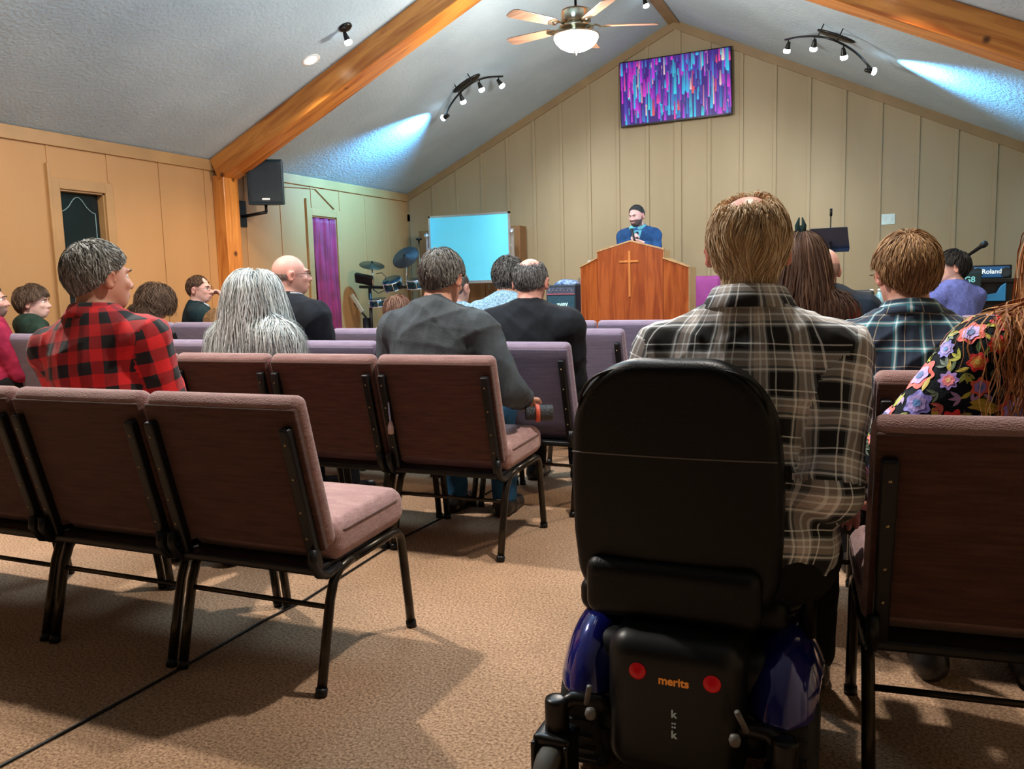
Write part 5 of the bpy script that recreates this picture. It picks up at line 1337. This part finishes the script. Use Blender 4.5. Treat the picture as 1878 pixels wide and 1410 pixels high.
# amplifier left of the lectern
m_tolex = mat('amp_dark_blue', (.006,.022,.04), .5, bump=.3, bscale=200)
m_grl = mat('amp_grille_blue', (.010,.075,.13), .6, col2=(.006,.05,.09), scale=30, bump=.4, bscale=500)
YA = 9.5
a0 = at(1001, 523, YA); a1 = at(1056, 523, YA)
am = empty('guitar_amplifier', ((a0[0]+a1[0])/2, YA, STZ), 0, 'dark blue guitar amplifier standing left of the lectern', 'amplifier')
hw_ = (a1[0]-a0[0])/2; ht = a0[2]-STZ
q = MB(); q.rbox((-hw_, 0, 0), (hw_, .28, ht), .02, 3); q.build('cabinet', m_tolex, am)
q = MB(); q.box((-hw_+.02, -.006, .03), (hw_-.02, .004, ht-.13)); g_ = q.build('grille_cloth', m_grl, am)
q = MB(); q.box((-hw_+.015, -.010, ht-.12), (hw_-.015, .004, ht-.03)); c_ = q.build('control_panel', mat('amp_panel', (.10,.12,.20), .4, col2=(.03,.05,.09), scale=60), am)
q = MB(); q.box((-hw_+.015, -.012, ht-.115), (hw_-.015, -.009, ht-.105)); q.build('red_stripe', mat('red_stripe', (.5,.12,.18), .4), c_)
for k in range(7):
    q = MB(); q.lathe([(0, 0), (.008, 0), (.007, .012), (0, .013)], seg=10, M=Matrix.Translation((-hw_+.05+k*(2*hw_-.1)/6, -.010, ht-.065)) @ Matrix.Rotation(PI/2, 4, 'X')); q.build('knob', m_chrome, c_)
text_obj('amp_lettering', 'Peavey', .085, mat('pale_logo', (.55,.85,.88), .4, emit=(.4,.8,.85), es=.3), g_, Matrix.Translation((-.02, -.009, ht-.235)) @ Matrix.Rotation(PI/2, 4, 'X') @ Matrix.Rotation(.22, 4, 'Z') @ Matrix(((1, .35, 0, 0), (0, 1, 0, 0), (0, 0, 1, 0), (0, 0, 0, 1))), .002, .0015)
m_blcl = mat('blue_white_cloth', (.35,.50,.75), .8, col2=(.02,.07,.22), scale=22, bump=.8, bscale=30)
def sfc(p): return el((0, 0, 0), (.15, .10, .05))(p)+folds(p, .02, 3, 1.3)
V, F = field_mesh(sfc, (-.18, -.13, -.02), (.18, .13, .08), .008); V[:, 2] = np.maximum(V[:, 2], 0)
o = npmesh('folded_cloth', V, F, m_blcl); o.location = ((a0[0]+a1[0])/2+.03, YA+.14, STZ+ht); tag(o, 'crumpled blue and white cloth lying on the dark blue amplifier', 'cloth')
# clergy chairs either side
m_pur = mat('purple_upholstery', (.36,.06,.30), .7, col2=(.28,.04,.23), scale=6, bump=.2, bscale=300)
m_oak = wood('grey_oak', (.20,.15,.10), (.12,.085,.055), 3, 'z', .4, knots=False)
def armchair(x, y, rz, label):
    o = empty('platform_armchair', (x, y, STZ), rz, label, 'chair', 'purple armchairs behind the lectern')
    q = MB(); q.rbox((-.27, -.30, .36), (.27, .26, .48), .04, 3); q.build('seat', m_pur, o)
    q = MB(); q.rbox((-.25, .20, .50), (.25, .28, 1.00), .04, 3, puff=(1, .01)); q.build('backrest', m_pur, o)
    for sg in (-1, 1):
        q = MB(); q.tube([(sg*.28, .27, 0), (sg*.28, .27, .5), (sg*.28, .30, 1.02)], .022, 8); q.build('leg', m_oak, o)
        q = MB(); q.tube([(sg*.28, -.26, 0), (sg*.28, -.26, .66)], .02, 8); q.build('leg', m_oak, o)
        q = MB(); q.tube([(sg*.28, .28, .68), (sg*.29, .0, .70), (sg*.29, -.26, .68), (sg*.29, -.32, .66)], [.02, .024, .026, .02], 8); q.build('arm', m_oak, o)
    q = MB(); q.box((-.27, -.27, .30), (.27, -.23, .36)); q.box((-.27, .23, .30), (.27, .27, .36)); q.build('apron', m_oak, o)
    return o
P = at(1278, 530, 10.3); armchair(P[0]+.02, 10.3, .1, 'purple upholstered armchair right of the lectern')
P = at(1060, 540, 10.2); armchair(P[0]+.17, 10.2, -.1, 'purple upholstered armchair with wooden arm left of the lectern')
# ================================================================ DRUM KIT
m_dsh = mat('blue_chrome_shell', (.05,.16,.26), .15, metal=.9, col2=(.015,.05,.10), scale=9)
m_cym = mat('black_rubber_cymbal', (.010,.010,.012), .45)
m_cymb = mat('dark_bronze_cymbal', (.07,.06,.035), .3, metal=.7)
YD = 9.3
dk = empty('electronic_drum_kit', (0, 0, 0), 0, 'electronic drum kit with dark cymbal pads and blue chrome drums before the left corner', 'drum kit')
def DP(px, py, dy=0): return Vector(at(px, py, YD+dy))
def disc(P, r, tx, ty, m_, nm):
    q = MB(); Mx = Matrix.Translation(P) @ Matrix.Rotation(tx, 4, 'X') @ Matrix.Rotation(ty, 4, 'Y')
    q.lathe([(0, -.012), (r*.96, -.004), (r, 0), (r*.96, .006), (r*.3, .016), (r*.16, .032), (0, .036)], seg=36, M=Mx); o = q.build(nm, m_, dk)
    q = MB(); q.lathe([(0, .036), (.012, .036), (.012, .06), (0, .062)], seg=10, M=Mx); q.build('wing_nut', m_black, o)
disc(DP(682, 487), .165, math.radians(14), math.radians(16), m_cymb, 'cymbal'); disc(DP(744, 472), .180, math.radians(50), 0, m_cym, 'cymbal_pad')
q = MB(); q.tube([DP(682, 489), DP(683, 505), DP(685, 532)], .010, 8); q.tube([DP(744, 476), DP(745, 497), DP(746, 520)], .010, 8); q.build('cymbal_arm', m_chrome, dk)
def drum(P, r, h, tx, nm='tom_pad'):
    q = MB(); Mx = Matrix.Translation(P) @ Matrix.Rotation(tx, 4, 'X')
    q.lathe([(0, -h), (r, -h), (r, 0), (r-.01, .005), (0, .006)], seg=28, M=Mx); o = q.build(nm, m_dsh, dk)
    for zz in (-.008, -h+.008):
        q = MB(); q.lathe([(r, zz-.008), (r+.010, zz-.006), (r+.010, zz+.008), (r, zz+.010)], seg=28, M=Mx); q.build('rim', m_chrome, o)
    for k in range(6):
        a_ = k*PI/3; q = MB(); q.tube([Mx @ Vector(((r+.012)*math.cos(a_), (r+.012)*math.sin(a_), -.01)), Mx @ Vector(((r+.012)*math.cos(a_), (r+.012)*math.sin(a_), -h+.01))], .006, 6); q.build('lug', m_chrome, o)
drum(DP(718, 513), .125, .12, math.radians(28)); drum(DP(762, 512), .12, .12, math.radians(10)); drum(DP(693, 548), .12, .10, math.radians(8)); drum(DP(800, 548), .14, .12, math.radians(8))
q = MB(); q.tube([DP(660, 526), DP(700, 527), DP(760, 526), DP(830, 524)], .020, 10); b0 = DP(678, 526)
q.tube([b0, Vector((b0.x, b0.y, STZ+.02))], .022, 10)
for sx in (-1, 1):
    for sy in (-1, 1): q.tube([(b0.x, b0.y, STZ+.25), (b0.x+sx*.20, b0.y+sy*.20, STZ+.015)], .016, 8)
b1 = DP(830, 524); q.tube([b1, Vector((b1.x, b1.y, STZ+.02))], .022, 10)
q.build('rack', m_black, dk)
q = MB(); Pm = DP(668, 512); q.rbox((-.13, -.03, -.07), (.13, .03, .07), .02, 3, Matrix.Translation(Pm) @ Matrix.Rotation(.5, 4, 'X') @ Matrix.Rotation(.25, 4, 'Y')); q.build('drum_module', m_black, dk)
q = MB(); cp = [DP(690, 502), DP(700, 500), DP(708, 508), DP(704, 522)]; q.tube(cp, .005, 6); q.tube([DP(684, 530), DP(694, 538), DP(706, 532)], .006, 6); q.build('cable', m_black, dk)
Ps = DP(655, 556)
pd = MB(); pd.rbox((-.03, -.012, -.14), (.03, .012, .14), .01, 2, Matrix.Translation(Ps) @ Matrix.Rotation(-.6, 4, 'Y')); pd.build('bass_pedal_board', mat('pale_pedal', (.55,.55,.42), .4, metal=.3), dk)
q = MB(); a_ = DP(647, 548); b_ = DP(672, 583); q.tube([a_+Vector((.01, .02, -.06)), b_], .014, 8); q.tube([b_, Vector((b_.x, b_.y, STZ+.01))], .05, 10); q.build('bass_drum_stand', m_black, dk)
P = Vector(at(768, 436, 10.3))
ms = empty('microphone_stand', (P.x, P.y, STZ), 0, 'tall thin stand with black top behind the drum kit', 'stand')
q = MB(); q.tube([(0, 0, .02), (0, 0, P.z-STZ-.04)], .014, 8); q.build('pole', m_brass, ms)
q = MB(); q.lathe([(0, 0), (.04, .01), (.045, .03), (0, .045)], (0, 0, P.z-STZ-.04), 14); q.build('top_clutch', m_black, ms)
q = MB(); q.lathe([(0, 0), (.14, 0), (.14, .012), (.02, .03), (0, .03)], seg=20); q.build('base', m_black, ms)
# ================================================================ RIGHT FRONT: keyboard corner
YK = 8.6
P = Vector(at(1522, 440, 8.4))
mu = empty('music_stand', (P.x, 8.4, 0), -.15, 'black music stand with tilted tray near the front wall', 'music stand')
q = MB(); Mt = Matrix.Translation((0, 0, P.z)) @ Matrix.Rotation(math.radians(35), 4, 'X'); q.box((-.165, -.004, -.10), (.165, .004, .13), Mt); q.box((-.165, -.05, -.105), (.165, .004, -.097), Mt); q.build('tray', mat('stand_tray', (.008,.02,.05), .4), mu)
q = MB(); q.tube([(0, 0, .25), (0, 0, P.z-.04)], .012, 8); q.build('pole', m_black, mu)
q = MB()
q.tube([(0, 0, P.z-.08), (0, .03, P.z+.26)], .006, 6); q.tube([(0, .03, P.z+.22), (0, .03, P.z+.29)], .012, 8); q.build('clip_light', m_black, mu)
for k in range(3):
    a_ = k*2*PI/3+.3; q = MB(); q.tube([(0, 0, .28), (.28*math.cos(a_), .28*math.sin(a_), .012)], .009, 6); q.build('leg', m_black, mu)
# microphone on boom
a = Vector(at(1808, 446, YK)); b = Vector(at(1770, 472, YK+.05)); c = Vector(at(1745, 500, YK+.1))
bm_ = empty('boom_microphone', (c.x, c.y, 0), 0, 'black microphone on a boom arm above the keyboard player', 'microphone')
O = Vector((c.x, c.y, 0))
q = MB(); q.tube([c-O, b-O, a-O-(a-b)*.35], .009, 8); q.tube([c-O, Vector((0, 0, .05))], .012, 8); q.lathe([(0, 0), (.14, 0), (.13, .02), (.02, .05), (0, .05)], seg=18); q.build('boom_stand', m_black, bm_)
dr = (a-b).normalized(); Mq = Matrix.Translation(a-O-dr*.17) @ dr.to_track_quat('Z', 'Y').to_matrix().to_4x4()
q = MB(); q.lathe([(0, 0), (.013, 0), (.018, .12), (.026, .13), (.030, .155), (.024, .18), (0, .19)], seg=16, M=Mq); q.build('microphone_head', m_black, bm_)
# Roland amp on a shelf stand
a0 = Vector(at(1786, 490, YK)); a1 = Vector(at(1852, 486, YK)); a2 = Vector(at(1850, 508, YK))
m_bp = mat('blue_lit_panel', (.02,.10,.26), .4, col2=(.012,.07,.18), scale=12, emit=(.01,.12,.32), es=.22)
ra = empty('keyboard_amplifier', ((a0.x+a1.x)/2, YK, a2.z), 0, 'black keyboard amplifier with blue panel on top of the equipment stand', 'amplifier')
hw_ = (a1.x-a0.x)/2; hh_ = a0.z-a2.z
q = MB(); q.rbox((-hw_-.02, .0, -.01), (hw_+.02, .30, hh_+.015), .01, 2); q.build('cabinet', m_black, ra)
q = MB(); q.rbox((-hw_, -.012, .0), (hw_, .006, hh_), .008, 2); pn_ = q.build('front_panel', m_bp, ra)
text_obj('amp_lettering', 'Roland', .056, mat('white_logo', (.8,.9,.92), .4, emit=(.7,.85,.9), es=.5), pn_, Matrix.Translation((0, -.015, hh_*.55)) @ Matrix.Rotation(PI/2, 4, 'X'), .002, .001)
for x in (-hw_*.8, hw_*.8):
    q = MB(); q.lathe([(0, 0), (.045, 0), (.045, .004), (.03, .002), (0, .002)], seg=18, M=Matrix.Translation((x, -.012, hh_*.45)) @ Matrix.Rotation(PI/2, 4, 'X')); q.build('speaker_grille', m_spk, pn_)
zs = a2.z-.012
es = empty('equipment_stand', ((a0.x+a1.x)/2+.05, YK, 0), 0, 'black equipment stand carrying the keyboard amplifier', 'stand')
q = MB(); q.box((-hw_-.05, -.02, zs-.03), (hw_+.12, .45, zs-.002)); q.build('shelf', m_black, es)
q = MB(); q.box((-hw_-.02, .02, .05), (hw_+.10, .42, zs-.03)); q.build('cabinet', m_black, es)
b0 = at(1795, 540, YK-.02); b1 = at(1843, 545, YK-.02)
ld = empty('lit_device', ((b0[0]+b1[0])/2, YK-.06, b1[2]-.03), 0, 'small blue glowing device on the lower part of the stand', 'device')
w_ = (b1[0]-b0[0])/2
q = MB(); q.prism([(-w_, 0), (w_, 0), (w_, .16), (w_*.6, .13), (w_*.3, .07), (-w_, .045)], 0, .03, 1); q.build('body', mat('blue_device', (.02,.16,.34), .35, emit=(.01,.18,.40), es=.25), ld, bevel=.004)
P = at(1776, 513, YK-.25)
gb = empty('small_monitor', (P[0], YK-.25, 0), .1, 'small dark screen with glowing characters beside the keyboard player', 'screen')
q = MB(); q.rbox((-.10, -.015, P[2]-.07), (.10, .02, P[2]+.07), .012, 2); q.build('housing', mat('dark_teal_plastic', (.008,.03,.04), .4), gb)
text_obj('glowing_characters', ':G8', .07, mat('teal_glow', (.2,.6,.65), .4, emit=(.2,.6,.65), es=.4), gb, Matrix.Translation((.0, -.017, P[2])) @ Matrix.Rotation(PI/2, 4, 'X'), .001, .001)
q = MB(); q.tube([(0, .02, .02), (0, .02, P[2]-.05)], .014, 8); q.lathe([(0, 0), (.12, 0), (.11, .015), (0, .02)], seg=18); q.build('stand_pole', m_black, gb)
P = at(1716, 545, YK-.15)
bs = empty('floor_speaker', (P[0]-.02, YK-.15, 0), .1, 'dark blue loudspeaker cabinet left of the keyboard player', 'speaker')
q = MB(); q.rbox((-.19, 0, 0), (.13, .34, at(1716, 517, YK-.15)[2]), .02, 3); q.build('cabinet', mat('navy_cabinet', (.006,.035,.08), .45), bs)
zt_ = at(1716, 517, YK-.15)[2]
q = MB(); q.rbox((-.17, -.012, .05), (.11, .004, zt_-.05), .008, 2); q.build('grille', mat('navy_grille', (.008,.05,.11), .6, bump=.4, bscale=400), bs)
# keyboard in front of the player
P = at(1700, 560, 7.5)
kb = empty('electronic_keyboard', (P[0]-.18, 7.5, 0), .62, 'black electronic keyboard on a cross stand before the player', 'keyboard')
q = MB(); q.rbox((-.45, -.14, .70), (.45, .14, .78), .015, 2); kbo = q.build('case', m_black, kb)
q = MB()
for k in range(36): q.box((-.42+k*.0233, -.12, .782), (-.42+k*.0233+.0215, .0, .79))
tag(q.build('keys', m_white, kb), kind='stuff')
for sg in (-1, 1):
    q = MB(); q.box((-.012, -.018, -.0), (.012, .018, .96), Matrix.Translation((sg*-.33, .05*sg, 0)) @ Matrix.Rotation(sg*.74, 4, 'Y')); q.build('cross_leg', m_black, kb)
# table with bottles behind the bald man in navy
P = at(1590, 580, 6.9)
tb = empty('side_table', (P[0], 6.9, 0), 0, 'small dark table with water bottles behind the navy suit man', 'table')
q = MB(); q.rbox((-.30, -.20, P[2]-.03), (.30, .20, P[2]), .008, 2); q.build('table_top', m_black, tb)
for sx in (-1, 1):
    for sy in (-1, 1): q = MB(); q.tube([(sx*.26, sy*.16, 0), (sx*.26, sy*.16, P[2]-.03)], .015, 8); q.build('leg', m_blackm, tb)
m_wat = mat('clear_bottle', (.35,.68,.82), .1, col2=(.25,.55,.72), spec=.8, emit=(.15,.45,.6), es=.12)
def bottle(x, y, z, label):
    o = empty('water_bottle', (x, y, z), 0, label, 'bottle', 'water bottles on the side table')
    q = MB(); q.lathe([(0, 0), (.032, 0), (.034, .01), (.034, .05), (.031, .06), (.034, .07), (.034, .12), (.028, .15), (.013, .18), (.012, .19)], seg=20); q.build('bottle_body', m_wat, o)
    q = MB(); q.lathe([(.014, .188), (.014, .205), (0, .207)], seg=14); q.build('cap', m_white, o)
bottle(at(1598, 575, 6.85)[0], 6.85, P[2], 'clear blue-tinted water bottle on the small dark table')
bottle(at(1612, 575, 6.98)[0], 6.98, P[2], 'second water bottle, just behind the other on the dark table')
q = MB(); q.rbox((-.12, -.09, 0), (.10, .09, .20), .03, 3); o = q.build('black_bag', mat('black_nylon', (.012,.016,.022), .6), None, (at(1577, 560, 6.9)[0], 6.9, P[2])); tag(o, 'small black bag standing beside the water bottles on the table', 'bag')
# tan coat over a chair at left, lanyard, dark object with orange ring
def sft(p): return U_([el((0, 0, .0), (.17, .10, .12)), el((.12, .02, -.02), (.10, .08, .09))], .05)(p)+folds(p, .02, 11, 1.2)
V, F = field_mesh(sft, (-.24, -.17, -.16), (.28, .17, .17), .009)
o = npmesh('bundled_coat', V, F, mat('tan_fleece', (.30,.155,.06), .95, col2=(.16,.08,.03), scale=30, bump=.8, bscale=90)); o.location = tuple(at(408, 590, 5.35)); tag(o, 'bundled tan fleece coat on a chair before the man in teal jacket', 'coat')
P = Vector(at(716, 770, 2.945))
ly = empty('hanging_tag', tuple(P), 0, 'blue and white cord with pale tassel hanging between two mauve chairs', 'tag')
q = MB(); q.tube([(-.006, 0, .075), (-.004, 0, .03), (0, 0, -.005)], .0035, 6); q.build('cord', mat('blue_white_cord', (.25,.32,.75), .6, col2=(.6,.65,.8), scale=200), ly)
q = MB(); q.lathe([(0, -.062), (.012, -.058), (.013, -.03), (.006, -.006), (0, -.004)], seg=12); q.build('tassel', mat('pale_tassel', (.55,.42,.40), .8), ly)
P = Vector(at(992, 757, 3.42))
cl = empty('ringed_flashlight', tuple(P), -1.1, 'dark ribbed flashlight with orange ring held beside the blue jeans', 'flashlight')
Mx = Matrix.Rotation(PI/2, 4, 'X') @ Matrix.Rotation(PI, 4, 'X')
q = MB(); q.lathe([(0, -.07), (.028, -.07), (.03, -.06), (.03, -.03), (.036, -.02), (.036, .05), (.03, .055), (0, .05)], seg=24, M=Mx); q.build('barrel', mat('dark_ribbed', (.04,.045,.05), .4, bump=1, bscale=120), cl)
q = MB(); q.lathe([(.037, -.026), (.041, -.022), (.041, -.010), (.037, -.006)], seg=24, M=Mx); q.build('orange_ring', mat('orange_rubber', (.75,.12,.06), .5), cl)
# ================================================================ EMBROIDERY on the floral blouse
FW = PERSONS['woman in black blouse embroidered with bright flowers, long auburn hair, at right edge']
sh = next(c for c in FW['root'].children if c.name.startswith('shirt'))
me = sh.data; nv = len(me.vertices); co = np.empty(nv*3, np.float32); me.vertices.foreach_get('co', co); co = co.reshape(-1, 3)
no = np.empty(nv*3, np.float32); me.vertex_normals.foreach_get('vector', no); no = no.reshape(-1, 3)
bvh = BVHTree.FromPolygons([Vector(v) for v in co.tolist()], [tuple(p.vertices) for p in me.polygons])
inv = sh.matrix_world.inverted() if False else FW['root'].matrix_world.inverted()
cl_ = np.array(inv @ Vector(CAM)); vd = cl_-co; vd /= np.linalg.norm(vd, axis=1)[:, None]
rs = np.random.RandomState(4)
cand = np.where(((vd*no).sum(1) > .05) & (co[:, 2] > .45))[0]; rs.shuffle(cand)
def poisson(cand, r, taken, n):
    out = []
    for i in cand:
        p = co[i]
        if all(np.linalg.norm(p-t) > (r+rt) for t, rt in taken):
            out.append(i); taken.append((p, r))
            if len(out) >= n: break
    return out
def put(mb, P, Nn, shape, col, lift, ang):
    "flat outline stitched onto the surface at P"
    t = np.cross(Nn, A(0, 0, 1)); t /= np.linalg.norm(t)+1e-9; b_ = np.cross(Nn, t)
    ca, sa = math.cos(ang), math.sin(ang)
    vs = []
    for (u, v) in [(0, 0)]+shape:
        q_ = P+t*(u*ca-v*sa)+b_*(u*sa+v*ca)
        hit = bvh.find_nearest(Vector(q_))
        h_ = hit[0]; n_ = hit[1]
        if n_.dot(Vector(Nn)) < 0: n_ = -n_
        vs.append(tuple(h_+n_*lift))
    n = len(shape); mb.col = col
    mb.add(vs, [(0, i+1, (i+1) % n+1) for i in range(n)])
def petal(r, k, dep=.16, n=48): return [(r*(1+dep*math.cos(k*2*PI*i/n))*math.cos(2*PI*i/n), r*(1+dep*math.cos(k*2*PI*i/n))*math.sin(2*PI*i/n)) for i in range(n)]
def leaf(L, w, n=9):
    a = [(L*i/n, w*math.sin(PI*i/n)) for i in range(n+1)]; return a+[(L*i/n, -w*.6*math.sin(PI*i/n)) for i in range(n-1, 0, -1)]
emb = MB(); taken = []
FC = [((.85,.14,.08), (.35,.28,.75), (.10,.22,.60)), ((.80,.03,.03), (.85,.25,.05), (.7,.5,.1)), ((.42,.25,.70), (.85,.20,.25), (.9,.5,.2)), ((.25,.22,.70), (.45,.35,.8), (.12,.3,.7)), ((.45,.05,.35), (.75,.10,.15), (.9,.35,.1)), ((.85,.10,.07), (.50,.35,.75), (.05,.12,.35))]
for r, n in ((.042, 14), (.032, 26), (.022, 50)):
    for i in poisson(cand, r, taken, n):
        c = FC[rs.randint(len(FC))]; k = rs.randint(6, 9); ph = rs.rand()*6
        put(emb, co[i], no[i], petal(r*.88, k), c[0], .0020, ph); put(emb, co[i], no[i], petal(r*.58, k, .10), c[1], .0026, ph); put(emb, co[i], no[i], petal(r*.26, 12, .08, 24), c[2], .0032, ph)
        for j in range(rs.randint(2, 4)):
            a_ = rs.rand()*6.28; off = A(*np.cross(no[i], A(0, 0, 1))); 
            t = off/(np.linalg.norm(off)+1e-9); b_ = np.cross(no[i], t); st = co[i]+(t*math.cos(a_)+b_*math.sin(a_))*r*.85
            cc = [(.50,.50,.04), (.55,.42,.04), (.10,.16,.05), (.30,.36,.06)][rs.randint(4)]
            put(emb, st, no[i], leaf(r*1.3, r*.28), cc, .0017, a_+rs.uniform(-.5, .5))
for i in poisson(cand, .011, taken, 320):
    cc = [(.50,.50,.04), (.09,.12,.07), (.12,.17,.13), (.35,.38,.08), (.45,.3,.55), (.6,.12,.1)][rs.randint(6)]
    a_ = rs.rand()*6.28
    for da in (-.7, 0, .7): put(emb, co[i], no[i], leaf(.026, .005), cc, .0017, a_+da)
eo = emb.build('flower_embroidery', vcol('silk_thread', .55, bump=.4), sh, recalc=False)

w = bpy.data.worlds.new('w'); SC.world = w; w.use_nodes = True
w.node_tree.nodes['Background'].inputs[0].default_value = (.6,.7,.8,1); w.node_tree.nodes['Background'].inputs[1].default_value = .1
SC.view_settings.view_transform = 'Standard'; SC.view_settings.look = 'None'; SC.view_settings.exposure = 0.0
lamp('POINT', (0, 7.05, 2.92), 230, NEU, .12, name='fan_lamp')
for x, y in ((-2.45, 6.64), (2.45, 6.64)):
    lamp('SPOT', (x, y, ceil_z(x)-.06), 260, WARM, .07, (x, y-.3, 0), 120, .7, 'recessed_lamp')
lamp('SPOT', (-1.3, 2.75, ceil_z(1.3)-.06), 640, (1,.92,.82), .07, (-1.3, 2.9, 0), 165, .5, 'recessed_lamp')
lamp('SPOT', (2.0, 2.9, ceil_z(2.0)-.06), 300, (1,.92,.82), .07, (2.0, 3.2, 0), 165, .5, 'recessed_lamp')
# cool track heads washing the platform and the ceiling
for hs, sg in ((h1, -1), (h2, 1)):
    for k in (1, 2):
        p = hs[k]; lamp('SPOT', tuple(p), 100, (.90,.97,1.0), .05, (sg*.6*(k-1.2), 10.6, .8), 110, .8, 'track_lamp')
p = h1[0]; lamp('SPOT', tuple(p), 850, (.12,.52,.95), .05, (p.x-2.2, p.y+.15, ceil_z(p.x-2.2)-.35), 95, 1.0, 'track_lamp')
p = h2[3]; lamp('SPOT', tuple(p), 850, (.14,.54,.98), .05, (p.x+2.2, p.y+.0, ceil_z(p.x+2.2)-.35), 95, 1.0, 'track_lamp')
p = h2[0]; lamp('SPOT', tuple(p), 90, (.40,.70,1.0), .04, (-.13, 9.6, 1.4), 20, .7, 'track_lamp')
# added cool fill lamp with no fixture, to brighten and tint the ceiling
lamp('POINT', (0, 4.3, 3.3), 160, (.52,.80,1.0), .5, name='ceiling_fill')
